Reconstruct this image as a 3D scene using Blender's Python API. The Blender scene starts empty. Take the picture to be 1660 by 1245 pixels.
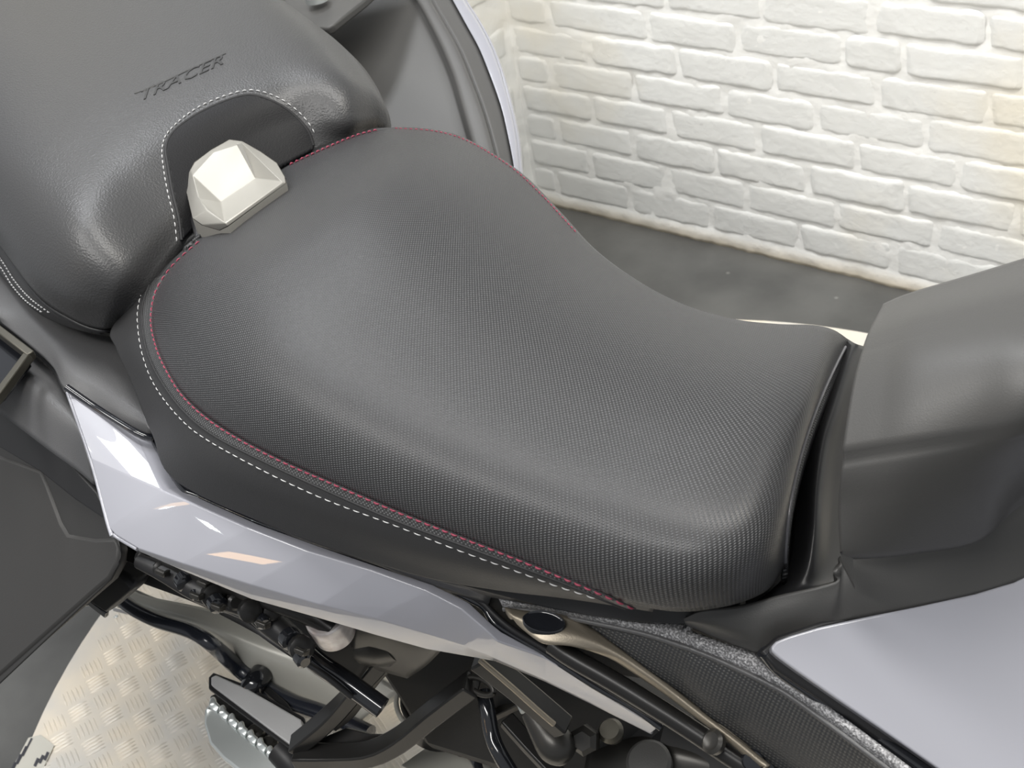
import bpy, bmesh, math, random
import numpy as np
from mathutils import Vector, Matrix
from mathutils.bvhtree import BVHTree
from mathutils.geometry import delaunay_2d_cdt
from mathutils import noise as mnoise

random.seed(7)
SC = bpy.context.scene
COL = SC.collection

# ------------------------------------------------------------------ camera
# world: X along the wall (bike points to +X), Y towards the wall, Z up, floor at 0
F_PX, YAW, PITCH, ROLL, WALL_Y, CAM_H = 1993.3, -0.77944, 0.62640, -0.18545, 2.1654, 1.52315
_f = Vector((math.sin(YAW) * math.cos(PITCH), math.cos(YAW) * math.cos(PITCH), -math.sin(PITCH)))
_r0 = Vector((math.cos(YAW), -math.sin(YAW), 0)); _u0 = _r0.cross(_f)
_r = _r0 * math.cos(ROLL) + _u0 * math.sin(ROLL)
_u = -_r0 * math.sin(ROLL) + _u0 * math.cos(ROLL)
EYE = Vector((0, 0, CAM_H))
cam_data = bpy.data.cameras.new('camera'); cam = bpy.data.objects.new('camera', cam_data); COL.objects.link(cam)
cam.matrix_world = Matrix(((_r.x, _u.x, -_f.x, EYE.x), (_r.y, _u.y, -_f.y, EYE.y), (_r.z, _u.z, -_f.z, EYE.z), (0, 0, 0, 1)))
cam_data.sensor_width = 36; cam_data.lens = F_PX / 1660 * 36; cam_data.clip_start = .02
cam_data.dof.use_dof = True; cam_data.dof.focus_distance = 1.05; cam_data.dof.aperture_fstop = 18
SC.camera = cam

# ------------------------------------------------------------------ world, lights, exposure
w = bpy.data.worlds.new('world'); SC.world = w; w.use_nodes = True
w.node_tree.nodes['Background'].inputs[0].default_value = (.93, .96, 1, 1)
w.node_tree.nodes['Background'].inputs[1].default_value = .40
SC.view_settings.view_transform = 'Standard'; SC.view_settings.look = 'None'
SC.view_settings.exposure = -0.03; SC.view_settings.gamma = 1; SC.view_settings.use_curve_mapping = False

def area(name, loc, target, sx, sy, power, col=(1, 1, 1)):
    l = bpy.data.lights.new(name, 'AREA'); l.shape = 'RECTANGLE'; l.size = sx; l.size_y = sy; l.energy = power; l.color = col
    o = bpy.data.objects.new(name, l); COL.objects.link(o); o.location = loc
    o.rotation_euler = (Vector(target) - Vector(loc)).to_track_quat('-Z', 'Y').to_euler()
    return o
area('ceiling_light', (-.5, .75, 3.0), (-.5, .75, 0), 1.8, .35, 42, (1, .98, .94))
area('ceiling_light.001', (-2.3, 1.1, 3.0), (-2.2, 1.1, 0), 1.5, .35, 36, (.95, .97, 1))
area('ceiling_light.002', (.6, 1.3, 3.0), (.6, 1.3, 0), 1.2, .35, 32, (1, .96, .88))
area('ceiling_light.003', (-.5, -1.0, 3.0), (-.6, .6, .6), 1.8, .3, 40, (1, .98, .95))
area('ceiling_light.004', (-2.0, -.6, 3.0), (-.8, .7, .8), .9, .5, 22, (1, .98, .95))
area('warm_lamp', (-3.32, -2.43, 3.0), (-.8, .6, .9), .22, .16, .8, (1, .62, .30))
area('warm_window', (-4.38, -6.79, 3.0), (-.7, .5, .85), .45, .40, 6, (1, .62, .30))
area('spot_lamp', (-3.32, -2.97, 3.0), (-.8, .6, .9), .07, .07, 1.2, (.92, 1, 1))
area('spot_lamp.001', (-3.46, -2.56, 3.0), (-.8, .6, .9), .06, .06, 1.0, (.92, 1, 1))

# ------------------------------------------------------------------ helpers
def P(px, py, Z):
    """point of the photograph (1660x1245) at height Z -> world"""
    d = _f * F_PX + _r * (px - 830) - _u * (py - 622.5)
    return EYE + d * ((Z - CAM_H) / d.z)
def ray(px, py):
    return (_f * F_PX + _r * (px - 830) - _u * (py - 622.5)).normalized()
def pt(p):
    return p if isinstance(p, Vector) else P(*p)

MOTO = bpy.data.objects.new('motorcycle', None); COL.objects.link(MOTO); MOTO.location = (-.6, .62, .1)
def link(name, me, mat=None, parent=None, smooth=True, angle=None):
    o = bpy.data.objects.new(name, me); COL.objects.link(o)
    if mat:
        me.materials.clear(); me.materials.append(mat)
    if smooth:
        me.polygons.foreach_set('use_smooth', [True] * len(me.polygons))
        if angle is not None:
            try: me.set_sharp_from_angle(angle=math.radians(angle))
            except Exception: pass
    if parent:
        o.parent = parent
        o.matrix_parent_inverse = root_matrix(parent).inverted()
    return o
def root_matrix(o):
    m = Matrix.Identity(4)
    while o:
        m = Matrix.LocRotScale(o.location, o.rotation_euler, o.scale) @ m if not o.parent else o.matrix_parent_inverse @ Matrix.LocRotScale(o.location, o.rotation_euler, o.scale) @ m
        o = o.parent
    return m
def mesh_from(verts, faces):
    me = bpy.data.meshes.new('m'); me.from_pydata([tuple(v) for v in verts], [], faces); me.update(); return me
def face_eye(me, away=None):
    """orient a sheet so its outside looks at the viewer's side"""
    s = 0
    for p in me.polygons: s += p.normal.dot(EYE - p.center) * p.area
    if s < 0: me.flip_normals()
def cr(a, n, closed=False):
    """Catmull-Rom along axis 0 of an array"""
    a = np.asarray(a, float)
    if n <= 1: return a
    if closed: p = np.concatenate([a[-1:], a, a[:1], a[1:2]])
    else: p = np.concatenate([2 * a[:1] - a[1:2], a, 2 * a[-1:] - a[-2:-1]])
    out = []
    m = len(a) if closed else len(a) - 1
    for i in range(m):
        p0, p1, p2, p3 = p[i], p[i + 1], p[i + 2], p[i + 3]
        for k in range(n):
            t = k / n
            out.append(.5 * ((2 * p1) + (p2 - p0) * t + (2 * p0 - 5 * p1 + 4 * p2 - p3) * t * t + (3 * p1 - p0 - 3 * p2 + p3) * t ** 3))
    if not closed: out.append(a[-1])
    return np.array(out)
def grid_mesh(G):
    nr, nc = G.shape[:2]
    V = G.reshape(-1, 3); Fs = []
    for i in range(nr - 1):
        for j in range(nc - 1):
            a = i * nc + j; Fs.append((a, a + 1, a + nc + 1, a + nc))
    return mesh_from(V, Fs)
def patch(name, rows, mat, parent, nu=6, nv=6, thick=.004, px=False, bvh=False, angle=None, bevel=0):
    """smooth sheet through a grid of control points, given real thickness"""
    if px:
        A = cr(np.array(rows, float), nu); A = cr(A.transpose(1, 0, 2), nv).transpose(1, 0, 2)
        G = np.array([[P(*p) for p in r] for r in A])
    else:
        A = np.array([[tuple(pt(p)) for p in r] for r in rows])
        A = cr(A, nu); G = cr(A.transpose(1, 0, 2), nv).transpose(1, 0, 2)
    me = grid_mesh(G); face_eye(me)
    tree = BVHTree.FromPolygons([v.co.copy() for v in me.vertices], [tuple(p.vertices) for p in me.polygons]) if bvh else None
    o = link(name, me, mat, parent, angle=angle)
    if thick:
        m = o.modifiers.new('solid', 'SOLIDIFY'); m.thickness = thick; m.offset = -1
    if bevel: bev(o, bevel)
    return (o, tree) if bvh else o
def bev(o, w_, seg=3, ang=30):
    m = o.modifiers.new('bevel', 'BEVEL'); m.width = w_; m.segments = seg; m.limit_method = 'ANGLE'; m.angle_limit = math.radians(ang)
    return m
def poly(name, verts, faces, mat, parent, thick=.004, bevel=.002, seg=3, ang=20, offset=-1):
    """explicit facets -> thick bevelled panel"""
    me = mesh_from([pt(v) for v in verts], faces); 
    bm = bmesh.new(); bm.from_mesh(me); bmesh.ops.remove_doubles(bm, verts=bm.verts, dist=1e-5); bmesh.ops.recalc_face_normals(bm, faces=bm.faces); bm.to_mesh(me); bm.free()
    face_eye(me)
    o = link(name, me, mat, parent, angle=40)
    if thick:
        m = o.modifiers.new('solid', 'SOLIDIFY'); m.thickness = thick; m.offset = offset; m.use_even_offset = False
    if bevel: bev(o, bevel, seg, ang)
    return o
def slab(name, pts, mat, parent, thick=.006, bevel=.0015, nsub=0, closed=True, down=None):
    """a flat-ish outline extruded to a thick plate"""
    V = [tuple(pt(p)) for p in pts]
    if nsub: V = [tuple(v) for v in cr(V, nsub, True)]
    bm = bmesh.new(); vs = [bm.verts.new(v) for v in V]
    f = bm.faces.new(vs); f.normal_update()
    if f.normal.dot(EYE - f.calc_center_median()) < 0: f.normal_flip()
    nrm = f.normal.copy()
    res = bmesh.ops.triangulate(bm, faces=[f])
    d = (Vector(down) if down else -nrm * thick)
    r = bmesh.ops.extrude_face_region(bm, geom=list(bm.faces))
    nv = [g for g in r['geom'] if isinstance(g, bmesh.types.BMVert)]
    for v in vs: v.co = v.co + d if False else v.co
    for v in nv: v.co -= Vector((0, 0, 0))
    for v in vs: v.co += d
    bmesh.ops.recalc_face_normals(bm, faces=bm.faces)
    me = bpy.data.meshes.new('m'); bm.to_mesh(me); bm.free()
    o = link(name, me, mat, parent, angle=35)
    if bevel: bev(o, bevel, 2, 40)
    return o
def sweep_mesh(path, prof, up=Vector((0, 0, 1)), scales=None, cap=True):
    path = [Vector(p) for p in path]; n = len(prof); V = []; Fs = []
    for i, p in enumerate(path):
        t = (path[min(i + 1, len(path) - 1)] - path[max(i - 1, 0)]).normalized()
        s = t.cross(up); s = s.normalized() if s.length > 1e-4 else Vector((1, 0, 0)); u2 = s.cross(t)
        k = scales[i] if scales is not None else 1
        for a, b in prof: V.append(p + s * a * k + u2 * b * k)
    for i in range(len(path) - 1):
        for j in range(n):
            a = i * n + j; b = i * n + (j + 1) % n
            Fs.append((a, b, b + n, a + n))
    if cap: Fs.append(tuple(reversed(range(n)))); Fs.append(tuple(range((len(path) - 1) * n, len(path) * n)))
    me = mesh_from(V, Fs)
    bm = bmesh.new(); bm.from_mesh(me); bmesh.ops.recalc_face_normals(bm, faces=bm.faces); bm.to_mesh(me); bm.free()
    return me
def circ(r, n=14, ry=None):
    ry = ry or r
    return [(r * math.cos(2 * math.pi * k / n), ry * math.sin(2 * math.pi * k / n)) for k in range(n)]
def tube(name, pts, r, mat, parent, nsub=6, n=14, scales=None, ry=None):
    A = cr([tuple(pt(p)) for p in pts], nsub)
    sc = None
    if scales: sc = cr(np.array(scales, float)[:, None], nsub)[:, 0]
    return link(name, sweep_mesh(A, circ(r, n, ry), scales=sc), mat, parent, angle=50)
def bar(name, pts, w_, h, mat, parent, nsub=1, bevel=.0015, up=(0, 0, 1)):
    A = cr([tuple(pt(p)) for p in pts], nsub)
    o = link(name, sweep_mesh(A, [(-w_ / 2, -h / 2), (w_ / 2, -h / 2), (w_ / 2, h / 2), (-w_ / 2, h / 2)], up=Vector(up)), mat, parent, angle=35)
    if bevel: bev(o, bevel, 2, 40)
    return o
def lathe(name, c, axis, prof, mat, parent, n=32):
    """prof: (radius, height along axis)"""
    axis = Vector(axis).normalized(); a = axis.orthogonal().normalized(); b = axis.cross(a); c = Vector(c)
    V = []; Fs = []
    for r, h in prof:
        for k in range(n):
            t = 2 * math.pi * k / n; V.append(c + axis * h + (a * math.cos(t) + b * math.sin(t)) * r)
    for i in range(len(prof) - 1):
        for k in range(n):
            p = i * n + k; q = i * n + (k + 1) % n; Fs.append((p, q, q + n, p + n))
    Fs.append(tuple(reversed(range(n)))); Fs.append(tuple(range((len(prof) - 1) * n, len(prof) * n)))
    me = mesh_from(V, Fs)
    bm = bmesh.new(); bm.from_mesh(me); bmesh.ops.recalc_face_normals(bm, faces=bm.faces); bm.to_mesh(me); bm.free()
    return link(name, me, mat, parent, angle=35)
def hit(trees, px, py, off=0.0):
    d = ray(px, py); best = None
    for t in trees:
        loc, nor, i, dist = t.ray_cast(EYE, d)
        if loc and (best is None or dist < best[2]): best = (loc, nor, dist)
    if not best: return None
    n = best[1]
    if n.dot(d) > 0: n = -n
    return best[0] + n * off, n
def dense(pts, step=4.0, nsub=12):
    A = cr(np.array(pts, float), nsub); seg = np.r_[0, np.cumsum(np.hypot(*(A[1:] - A[:-1]).T))]
    k = max(2, int(seg[-1] / step)); s = np.linspace(0, seg[-1], k)
    return np.c_[np.interp(s, seg, A[:, 0]), np.interp(s, seg, A[:, 1])]
def stitches(name, pxpts, trees, r, duty, pitch, mat, parent, off=.0006):
    """separate thread dashes lying on the surface"""
    pts = [h for h in (hit(trees, x, y, off) for x, y in dense(pxpts, 2.0)) if h]
    # arc length in metres
    L = [0]
    for a, b in zip(pts, pts[1:]): L.append(L[-1] + (b[0] - a[0]).length)
    L = np.array(L); X = np.array([tuple(p[0]) for p in pts])
    N = np.array([tuple(p[1]) for p in pts])
    V = []; Fs = []; s = 0
    while s + pitch * duty < L[-1]:
        ss = np.linspace(s, s + pitch * duty, 6); c = [Vector([np.interp(q, L, X[:, k]) for k in range(3)]) for q in ss]
        nn = Vector([np.interp(ss[2], L, N[:, k]) for k in range(3)]).normalized()
        t = (c[-1] - c[0]).normalized(); side = t.cross(nn).normalized(); base = len(V)
        for i, p in enumerate(c):
            k = (.35, .9, 1, 1, .9, .35)[i]; lift = (-.5, .3, .6, .6, .3, -.5)[i] * r
            for m in range(6):
                a = math.pi * 2 * m / 6; V.append(p + side * math.cos(a) * r * k + nn * (math.sin(a) * r * k + lift))
        for i in range(5):
            for m in range(6):
                a = base + i * 6 + m; b = base + i * 6 + (m + 1) % 6; Fs.append((a, b, b + 6, a + 6))
        Fs.append(tuple(base + m for m in range(5, -1, -1))); Fs.append(tuple(base + 30 + m for m in range(6)))
        s += pitch * random.uniform(.96, 1.04)
    o = link(name, mesh_from(V, Fs), mat, parent); o['kind'] = 'stuff'
    return o
def seam(name, pxpts, trees, r, mat, parent, off=0.0, n=6, flat=1.0):
    pts = [h for h in (hit(trees, x, y, off) for x, y in dense(pxpts, 4.0)) if h]
    V = []; Fs = []
    for i, (p, nn) in enumerate(pts):
        t = (pts[min(i + 1, len(pts) - 1)][0] - pts[max(i - 1, 0)][0]).normalized(); side = t.cross(nn).normalized()
        for m in range(n):
            a = math.pi * 2 * m / n; V.append(p + side * math.cos(a) * r + nn * math.sin(a) * r * flat)
    for i in range(len(pts) - 1):
        for m in range(n):
            a = i * n + m; b = i * n + (m + 1) % n; Fs.append((a, b, b + n, a + n))
    return link(name, mesh_from(V, Fs), mat, parent)
def drape(name, outline, trees, mat, parent, off=.001, step=7, thick=.0015, nsub=8):
    """a piece of material laid on a curved surface: outline in photo pixels, cast onto the surface"""
    o2 = dense(list(outline) + [outline[0]], step * .8, nsub)[:-1]
    from_poly = [Vector((x, y)) for x, y in o2]
    xs, ys = o2[:, 0], o2[:, 1]
    def inside(x, y):
        c = False; n = len(o2); j = n - 1
        for i in range(n):
            if (ys[i] > y) != (ys[j] > y) and x < (xs[j] - xs[i]) * (y - ys[i]) / (ys[j] - ys[i]) + xs[i]: c = not c
            j = i
        return c
    pts = list(from_poly); nb = len(pts)
    for x in np.arange(xs.min(), xs.max(), step):
        for y in np.arange(ys.min(), ys.max(), step):
            if inside(x, y) and min((o2[:, 0] - x) ** 2 + (o2[:, 1] - y) ** 2) > (step * .5) ** 2: pts.append(Vector((float(x), float(y))))
    res = delaunay_2d_cdt(pts, [], [list(range(nb))], 1, 1e-4)
    V = []; ok = []
    for v in res[0]:
        h = hit(trees, v.x, v.y, off); ok.append(h is not None); V.append(h[0] if h else Vector((0, 0, 0)))
    Fs = [tuple(f) for f in res[2] if all(ok[i] for i in f)]
    me = mesh_from(V, Fs); bm = bmesh.new(); bm.from_mesh(me)
    bmesh.ops.delete(bm, geom=[v for v in bm.verts if not v.link_faces], context='VERTS'); bm.to_mesh(me); bm.free()
    face_eye(me)
    o = link(name, me, mat, parent)
    if thick:
        m = o.modifiers.new('solid', 'SOLIDIFY'); m.thickness = thick; m.offset = -1
    return o

# ------------------------------------------------------------------ materials
def mat(name, col, rough=.5, metal=0, coat=0, spec=.5, bump=None, var=None, coat_rough=.03):
    m = bpy.data.materials.new(name); m.use_nodes = True; nt = m.node_tree; b = nt.nodes['Principled BSDF']
    b.inputs['Base Color'].default_value = (*col, 1); b.inputs['Roughness'].default_value = rough; b.inputs['Metallic'].default_value = metal
    b.inputs['Coat Weight'].default_value = coat; b.inputs['Coat Roughness'].default_value = coat_rough; b.inputs['Specular IOR Level'].default_value = spec
    tc = nt.nodes.new('ShaderNodeTexCoord')
    if var:   # (scale, colour2, lo, hi)
        n = nt.nodes.new('ShaderNodeTexNoise'); n.inputs['Scale'].default_value = var[0]; n.inputs['Detail'].default_value = 5
        r = nt.nodes.new('ShaderNodeValToRGB'); r.color_ramp.elements[0].color = (*col, 1); r.color_ramp.elements[1].color = (*var[1], 1)
        r.color_ramp.elements[0].position = var[2]; r.color_ramp.elements[1].position = var[3]
        nt.links.new(tc.outputs['Object'], n.inputs['Vector']); nt.links.new(n.outputs['Fac'], r.inputs['Fac']); nt.links.new(r.outputs['Color'], b.inputs['Base Color'])
    if bump:  # (kind, scale, distance, strength)
        kind, sc, dist, st = bump
        if kind == 'noise':
            n = nt.nodes.new('ShaderNodeTexNoise'); n.inputs['Scale'].default_value = sc; n.inputs['Detail'].default_value = 3; out = n.outputs['Fac']
        else:
            n = nt.nodes.new('ShaderNodeTexVoronoi'); n.inputs['Scale'].default_value = sc; n.feature = 'SMOOTH_F1' if kind == 'voro' else 'F1'; out = n.outputs['Distance']
        nt.links.new(tc.outputs['Object'], n.inputs['Vector'])
        bp = nt.nodes.new('ShaderNodeBump'); bp.inputs['Distance'].default_value = dist; bp.inputs['Strength'].default_value = st
        nt.links.new(out, bp.inputs['Height']); nt.links.new(bp.outputs['Normal'], b.inputs['Normal'])
    return m
def woven(name, dark, light, kx, ky, rough, dist, shear=.8, rot=.1, spec=.5, uv=False):
    """vinyl with a regular raised pip: real relief pattern in object space"""
    m = bpy.data.materials.new(name); m.use_nodes = True; nt = m.node_tree; b = nt.nodes['Principled BSDF']; N = nt.nodes.new; L = nt.links.new
    tc = N('ShaderNodeTexCoord'); sp = N('ShaderNodeSeparateXYZ'); L(tc.outputs['UV' if uv else 'Object'], sp.inputs[0])
    def ma(op, a, b_=None):
        n = N('ShaderNodeMath'); n.operation = op
        for i, v in enumerate((a, b_)):
            if v is None: continue
            if isinstance(v, (int, float)): n.inputs[i].default_value = v
            else: L(v, n.inputs[i])
        return n.outputs[0]
    v = ma('ADD', sp.outputs[1], ma('MULTIPLY', sp.outputs[2], shear))
    c, s = math.cos(rot), math.sin(rot)
    u1 = ma('ADD', ma('MULTIPLY', sp.outputs[0], c), ma('MULTIPLY', v, s)); v1 = ma('SUBTRACT', ma('MULTIPLY', v, c), ma('MULTIPLY', sp.outputs[0], s))
    h = ma('MULTIPLY', ma('SINE', ma('MULTIPLY', u1, kx)), ma('SINE', ma('MULTIPLY', v1, ky)))
    h = ma('MAXIMUM', h, 0.0)
    h2 = ma('POWER', h, .7)
    mx = N('ShaderNodeMix'); mx.data_type = 'RGBA'; L(h2, mx.inputs[0]); mx.inputs[6].default_value = (*dark, 1); mx.inputs[7].default_value = (*light, 1)
    L(mx.outputs[2], b.inputs['Base Color']); b.inputs['Roughness'].default_value = rough; b.inputs['Specular IOR Level'].default_value = spec
    bp = N('ShaderNodeBump'); bp.inputs['Distance'].default_value = dist; bp.inputs['Strength'].default_value = 1; L(h2, bp.inputs['Height']); L(bp.outputs[0], b.inputs['Normal'])
    return m
K = 2 * math.pi
M = {}
M['seat_tex'] = woven('textured_seat_vinyl', (.020, .020, .021), (.085, .087, .091), K / .0034, K / .0036, .40, .0004, shear=0, rot=0, uv=True)
M['band_tex'] = woven('textured_band_vinyl', (.030, .030, .031), (.10, .102, .105), K / .0034, K / .0036, .44, .0004)
M['vinyl'] = mat('smooth_seat_vinyl', (.024, .024, .025), .5, bump=('voro', 900, .0003, .35))
M['vinyl_pass'] = mat('grained_seat_vinyl', (.044, .044, .045), .40, bump=('voro', 560, .0007, .5))
M['insert'] = mat('recess_vinyl', (.008, .008, .009), .55, spec=.25, bump=('voro', 700, .0004, .4))
M['thread_red'] = mat('red_thread', (.24, .030, .060), .6)
M['thread_white'] = mat('pale_thread', (.50, .50, .50), .6)
M['thread_dark'] = mat('dark_thread', (.012, .012, .013), .7)
M['matte'] = mat('matte_black_plastic', (.058, .057, .055), .42, bump=('voro', 1300, .0002, .35))
M['matte2'] = mat('grained_dark_plastic', (.075, .075, .077), .36, bump=('noise', 900, .0004, .5))
M['collar'] = mat('smooth_black_plastic', (.014, .014, .015), .38, spec=.35)
M['black'] = mat('black_rubber', (.012, .012, .013), .45)
M['gloss_black'] = mat('gloss_black', (.012, .013, .016), .12, coat=.6)
M['lav'] = mat('pale_lavender_grey_paint', (.30, .303, .338), .38, coat=1, coat_rough=.02)
M['silver_cap'] = mat('satin_silver_paint', (.34, .33, .30), .45, metal=.35, bump=('noise', 1500, .0002, .4))
M['silver_rim'] = mat('pale_silver_edge', (.72, .70, .64), .3, metal=.5)
M['strip'] = mat('grained_silver_paint', (.17, .17, .175), .34, metal=.35, bump=('noise', 700, .0016, 1.0), var=(650, (.50, .50, .51), .45, .62))
M['bronze'] = mat('warm_satin_metal', (.33, .29, .23), .42, metal=.75, bump=('noise', 900, .0003, .4))
M['dark_metal'] = mat('dark_satin_metal', (.05, .048, .044), .34, metal=.5)
M['frame_metal'] = mat('black_painted_frame', (.016, .0155, .015), .33, spec=.35)
M['alu'] = mat('brushed_aluminium', (.62, .62, .62), .4, metal=.35, bump=('noise', 700, .0004, .4))
M['chrome'] = mat('bright_cast_metal', (.74, .78, .77), .25, metal=.6)
M['swing'] = mat('beige_grey_metal', (.50, .49, .44), .35, metal=.1)
M['textile'] = woven('fine_ribbed_panel', (.030, .031, .033), (.075, .074, .070), K / .0042, K / .0042, .42, .0004, shear=.9, rot=.6)
M['reservoir'] = mat('cloudy_plastic', (.60, .57, .56), .25, metal=.3, var=(45, (.3, .26, .25), .4, .7))
M['case'] = mat('case_plastic', (.026, .0255, .025), .5, bump=('voro', 900, .0002, .3))
M['case_in'] = mat('case_lid_plastic', (.075, .074, .072), .5, bump=('voro', 900, .0002, .3))
M['case_in2'] = mat('case_panel_plastic', (.034, .033, .032), .55, bump=('voro', 900, .0002, .3))
M['buckle'] = mat('aged_bronze_metal', (.09, .085, .07), .38, metal=.7)
M['tread'] = mat('tread_plate_aluminium', (.90, .81, .67), .36, metal=.2, var=(9, (.70, .68, .64), .35, .7))
M['sticker'] = mat('worn_sticker', (.62, .60, .53), .4)
M['ink'] = mat('dark_ink', (.05, .05, .06), .5)
M['core'] = mat('dark_inner_plastic', (.007, .007, .007), .6)

def wall_paint(name, base):
    m = bpy.data.materials.new(name); m.use_nodes = True; nt = m.node_tree; b = nt.nodes['Principled BSDF']; N = nt.nodes.new; L = nt.links.new
    g = N('ShaderNodeNewGeometry')
    n1 = N('ShaderNodeTexNoise'); n1.inputs['Scale'].default_value = 2.6; n1.inputs['Detail'].default_value = 4; L(g.outputs['Position'], n1.inputs['Vector'])
    r1 = N('ShaderNodeValToRGB'); r1.color_ramp.elements[0].position = .52; r1.color_ramp.elements[1].position = .80
    r1.color_ramp.elements[0].color = (*base, 1); r1.color_ramp.elements[1].color = (.82, .76, .62, 1); L(n1.outputs['Fac'], r1.inputs['Fac'])
    # cream tone where the wall meets the floor
    sp = N('ShaderNodeSeparateXYZ'); L(g.outputs['Position'], sp.inputs[0])
    mr = N('ShaderNodeMapRange'); mr.inputs[1].default_value = .035; mr.inputs[2].default_value = .0; L(sp.outputs[2], mr.inputs[0])
    mx = N('ShaderNodeMix'); mx.data_type = 'RGBA'; L(mr.outputs[0], mx.inputs[0]); L(r1.outputs[0], mx.inputs[6]); mx.inputs[7].default_value = (.70, .62, .48, 1)
    L(mx.outputs[2], b.inputs['Base Color']); b.inputs['Roughness'].default_value = .38
    n2 = N('ShaderNodeTexNoise'); n2.inputs['Scale'].default_value = 70; n2.inputs['Detail'].default_value = 6; L(g.outputs['Position'], n2.inputs['Vector'])
    n3 = N('ShaderNodeTexVoronoi'); n3.inputs['Scale'].default_value = 60; L(g.outputs['Position'], n3.inputs['Vector'])
    r3 = N('ShaderNodeValToRGB'); r3.color_ramp.elements[0].position = 0.0; r3.color_ramp.elements[1].position = .16
    r3.color_ramp.elements[0].color = (1, 1, 1, 1); r3.color_ramp.elements[1].color = (0, 0, 0, 1); L(n3.outputs['Distance'], r3.inputs['Fac'])
    ad = N('ShaderNodeMath'); ad.operation = 'MULTIPLY_ADD'; L(r3.outputs[0], ad.inputs[0]); ad.inputs[1].default_value = .18; L(n2.outputs['Fac'], ad.inputs[2])
    bp = N('ShaderNodeBump'); bp.inputs['Distance'].default_value = .0035; bp.inputs['Strength'].default_value = .5; L(ad.outputs[0], bp.inputs['Height']); L(bp.outputs[0], b.inputs['Normal'])
    return m
M['wall'] = wall_paint('white_masonry_paint', (.80, .805, .785)); M['mortar'] = wall_paint('thick_white_joint_paint', (.90, .90, .875))
def floor_mat():
    m = mat('dark_sealed_concrete', (.085, .085, .082), .33, bump=('noise', 60, .0006, .5), var=(5, (.125, .125, .12), .4, .65))
    nt = m.node_tree; b = nt.nodes['Principled BSDF']; N = nt.nodes.new; L = nt.links.new
    v = N('ShaderNodeTexVoronoi'); v.inputs['Scale'].default_value = 13; tc = N('ShaderNodeTexCoord'); L(tc.outputs['Object'], v.inputs['Vector'])
    r = N('ShaderNodeValToRGB'); r.color_ramp.elements[0].position = .04; r.color_ramp.elements[1].position = .075
    r.color_ramp.elements[0].color = (1, 1, 1, 1); r.color_ramp.elements[1].color = (0, 0, 0, 1); L(v.outputs['Distance'], r.inputs['Fac'])
    src = b.inputs['Base Color'].links[0].from_socket
    mx = N('ShaderNodeMix'); mx.data_type = 'RGBA'; sc = N('ShaderNodeMath'); sc.operation = 'MULTIPLY'; sc.inputs[1].default_value = .35; L(r.outputs[0], sc.inputs[0])
    L(sc.outputs[0], mx.inputs[0]); L(src, mx.inputs[6]); mx.inputs[7].default_value = (.45, .45, .42, 1); L(mx.outputs[2], b.inputs['Base Color'])
    return m
M['floor'] = floor_mat()

# ------------------------------------------------------------------ floor and walls
WX = -1.925                                   # the corner
def box_mesh(x0, x1, y0, y1, z0, z1):
    V = [(x, y, z) for x in (x0, x1) for y in (y0, y1) for z in (z0, z1)]
    return mesh_from(V, [(0, 1, 3, 2), (4, 6, 7, 5), (0, 4, 5, 1), (2, 3, 7, 6), (0, 2, 6, 4), (1, 5, 7, 3)])
fl = link('floor', box_mesh(WX - .05, 2.2, -2.0, WALL_Y + .1, -.05, 0), M['floor'], smooth=False); fl['kind'] = 'structure'
random.seed(3)
def mortar(name, o, du, nw, L_, H_):
    """uneven, thickly painted mortar bed behind the bricks"""
    nx, nz = int(L_ / .009), int(H_ / .009); V = []; Fs = []
    for i in range(nx + 1):
        for k in range(nz + 1):
            x = L_ * i / nx; z = H_ * k / nz
            p = o + du * x + Vector((0, 0, z)); d = mnoise.noise(p * 22) * .0035 + mnoise.noise(p * 60) * .0025 + .0016
            if z < .034: d += .0045 * (1 - max(0, (z - .022) / .012)) ** .5
            V.append(p + nw * (d - .0025))
    for i in range(nx):
        for k in range(nz):
            a = i * (nz + 1) + k; Fs.append((a, a + 1, a + nz + 2, a + nz + 1))
    me = mesh_from(V, Fs); ob = link(name, me, M['mortar']); ob['kind'] = 'structure'
    m = ob.modifiers.new('s', 'SOLIDIFY'); m.thickness = .1; m.offset = -1 if me.polygons[0].normal.dot(nw) > 0 else 1
    return ob
WH = 1.5
wb = mortar('wall_back', Vector((WX - .1, WALL_Y, 0)), Vector((1, 0, 0)), Vector((0, -1, 0)), 2.6, WH)
wl = mortar('wall_left', Vector((WX, WALL_Y + .02, 0)), Vector((0, -1, 0)), Vector((1, 0, 0)), 1.3, WH)
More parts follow.
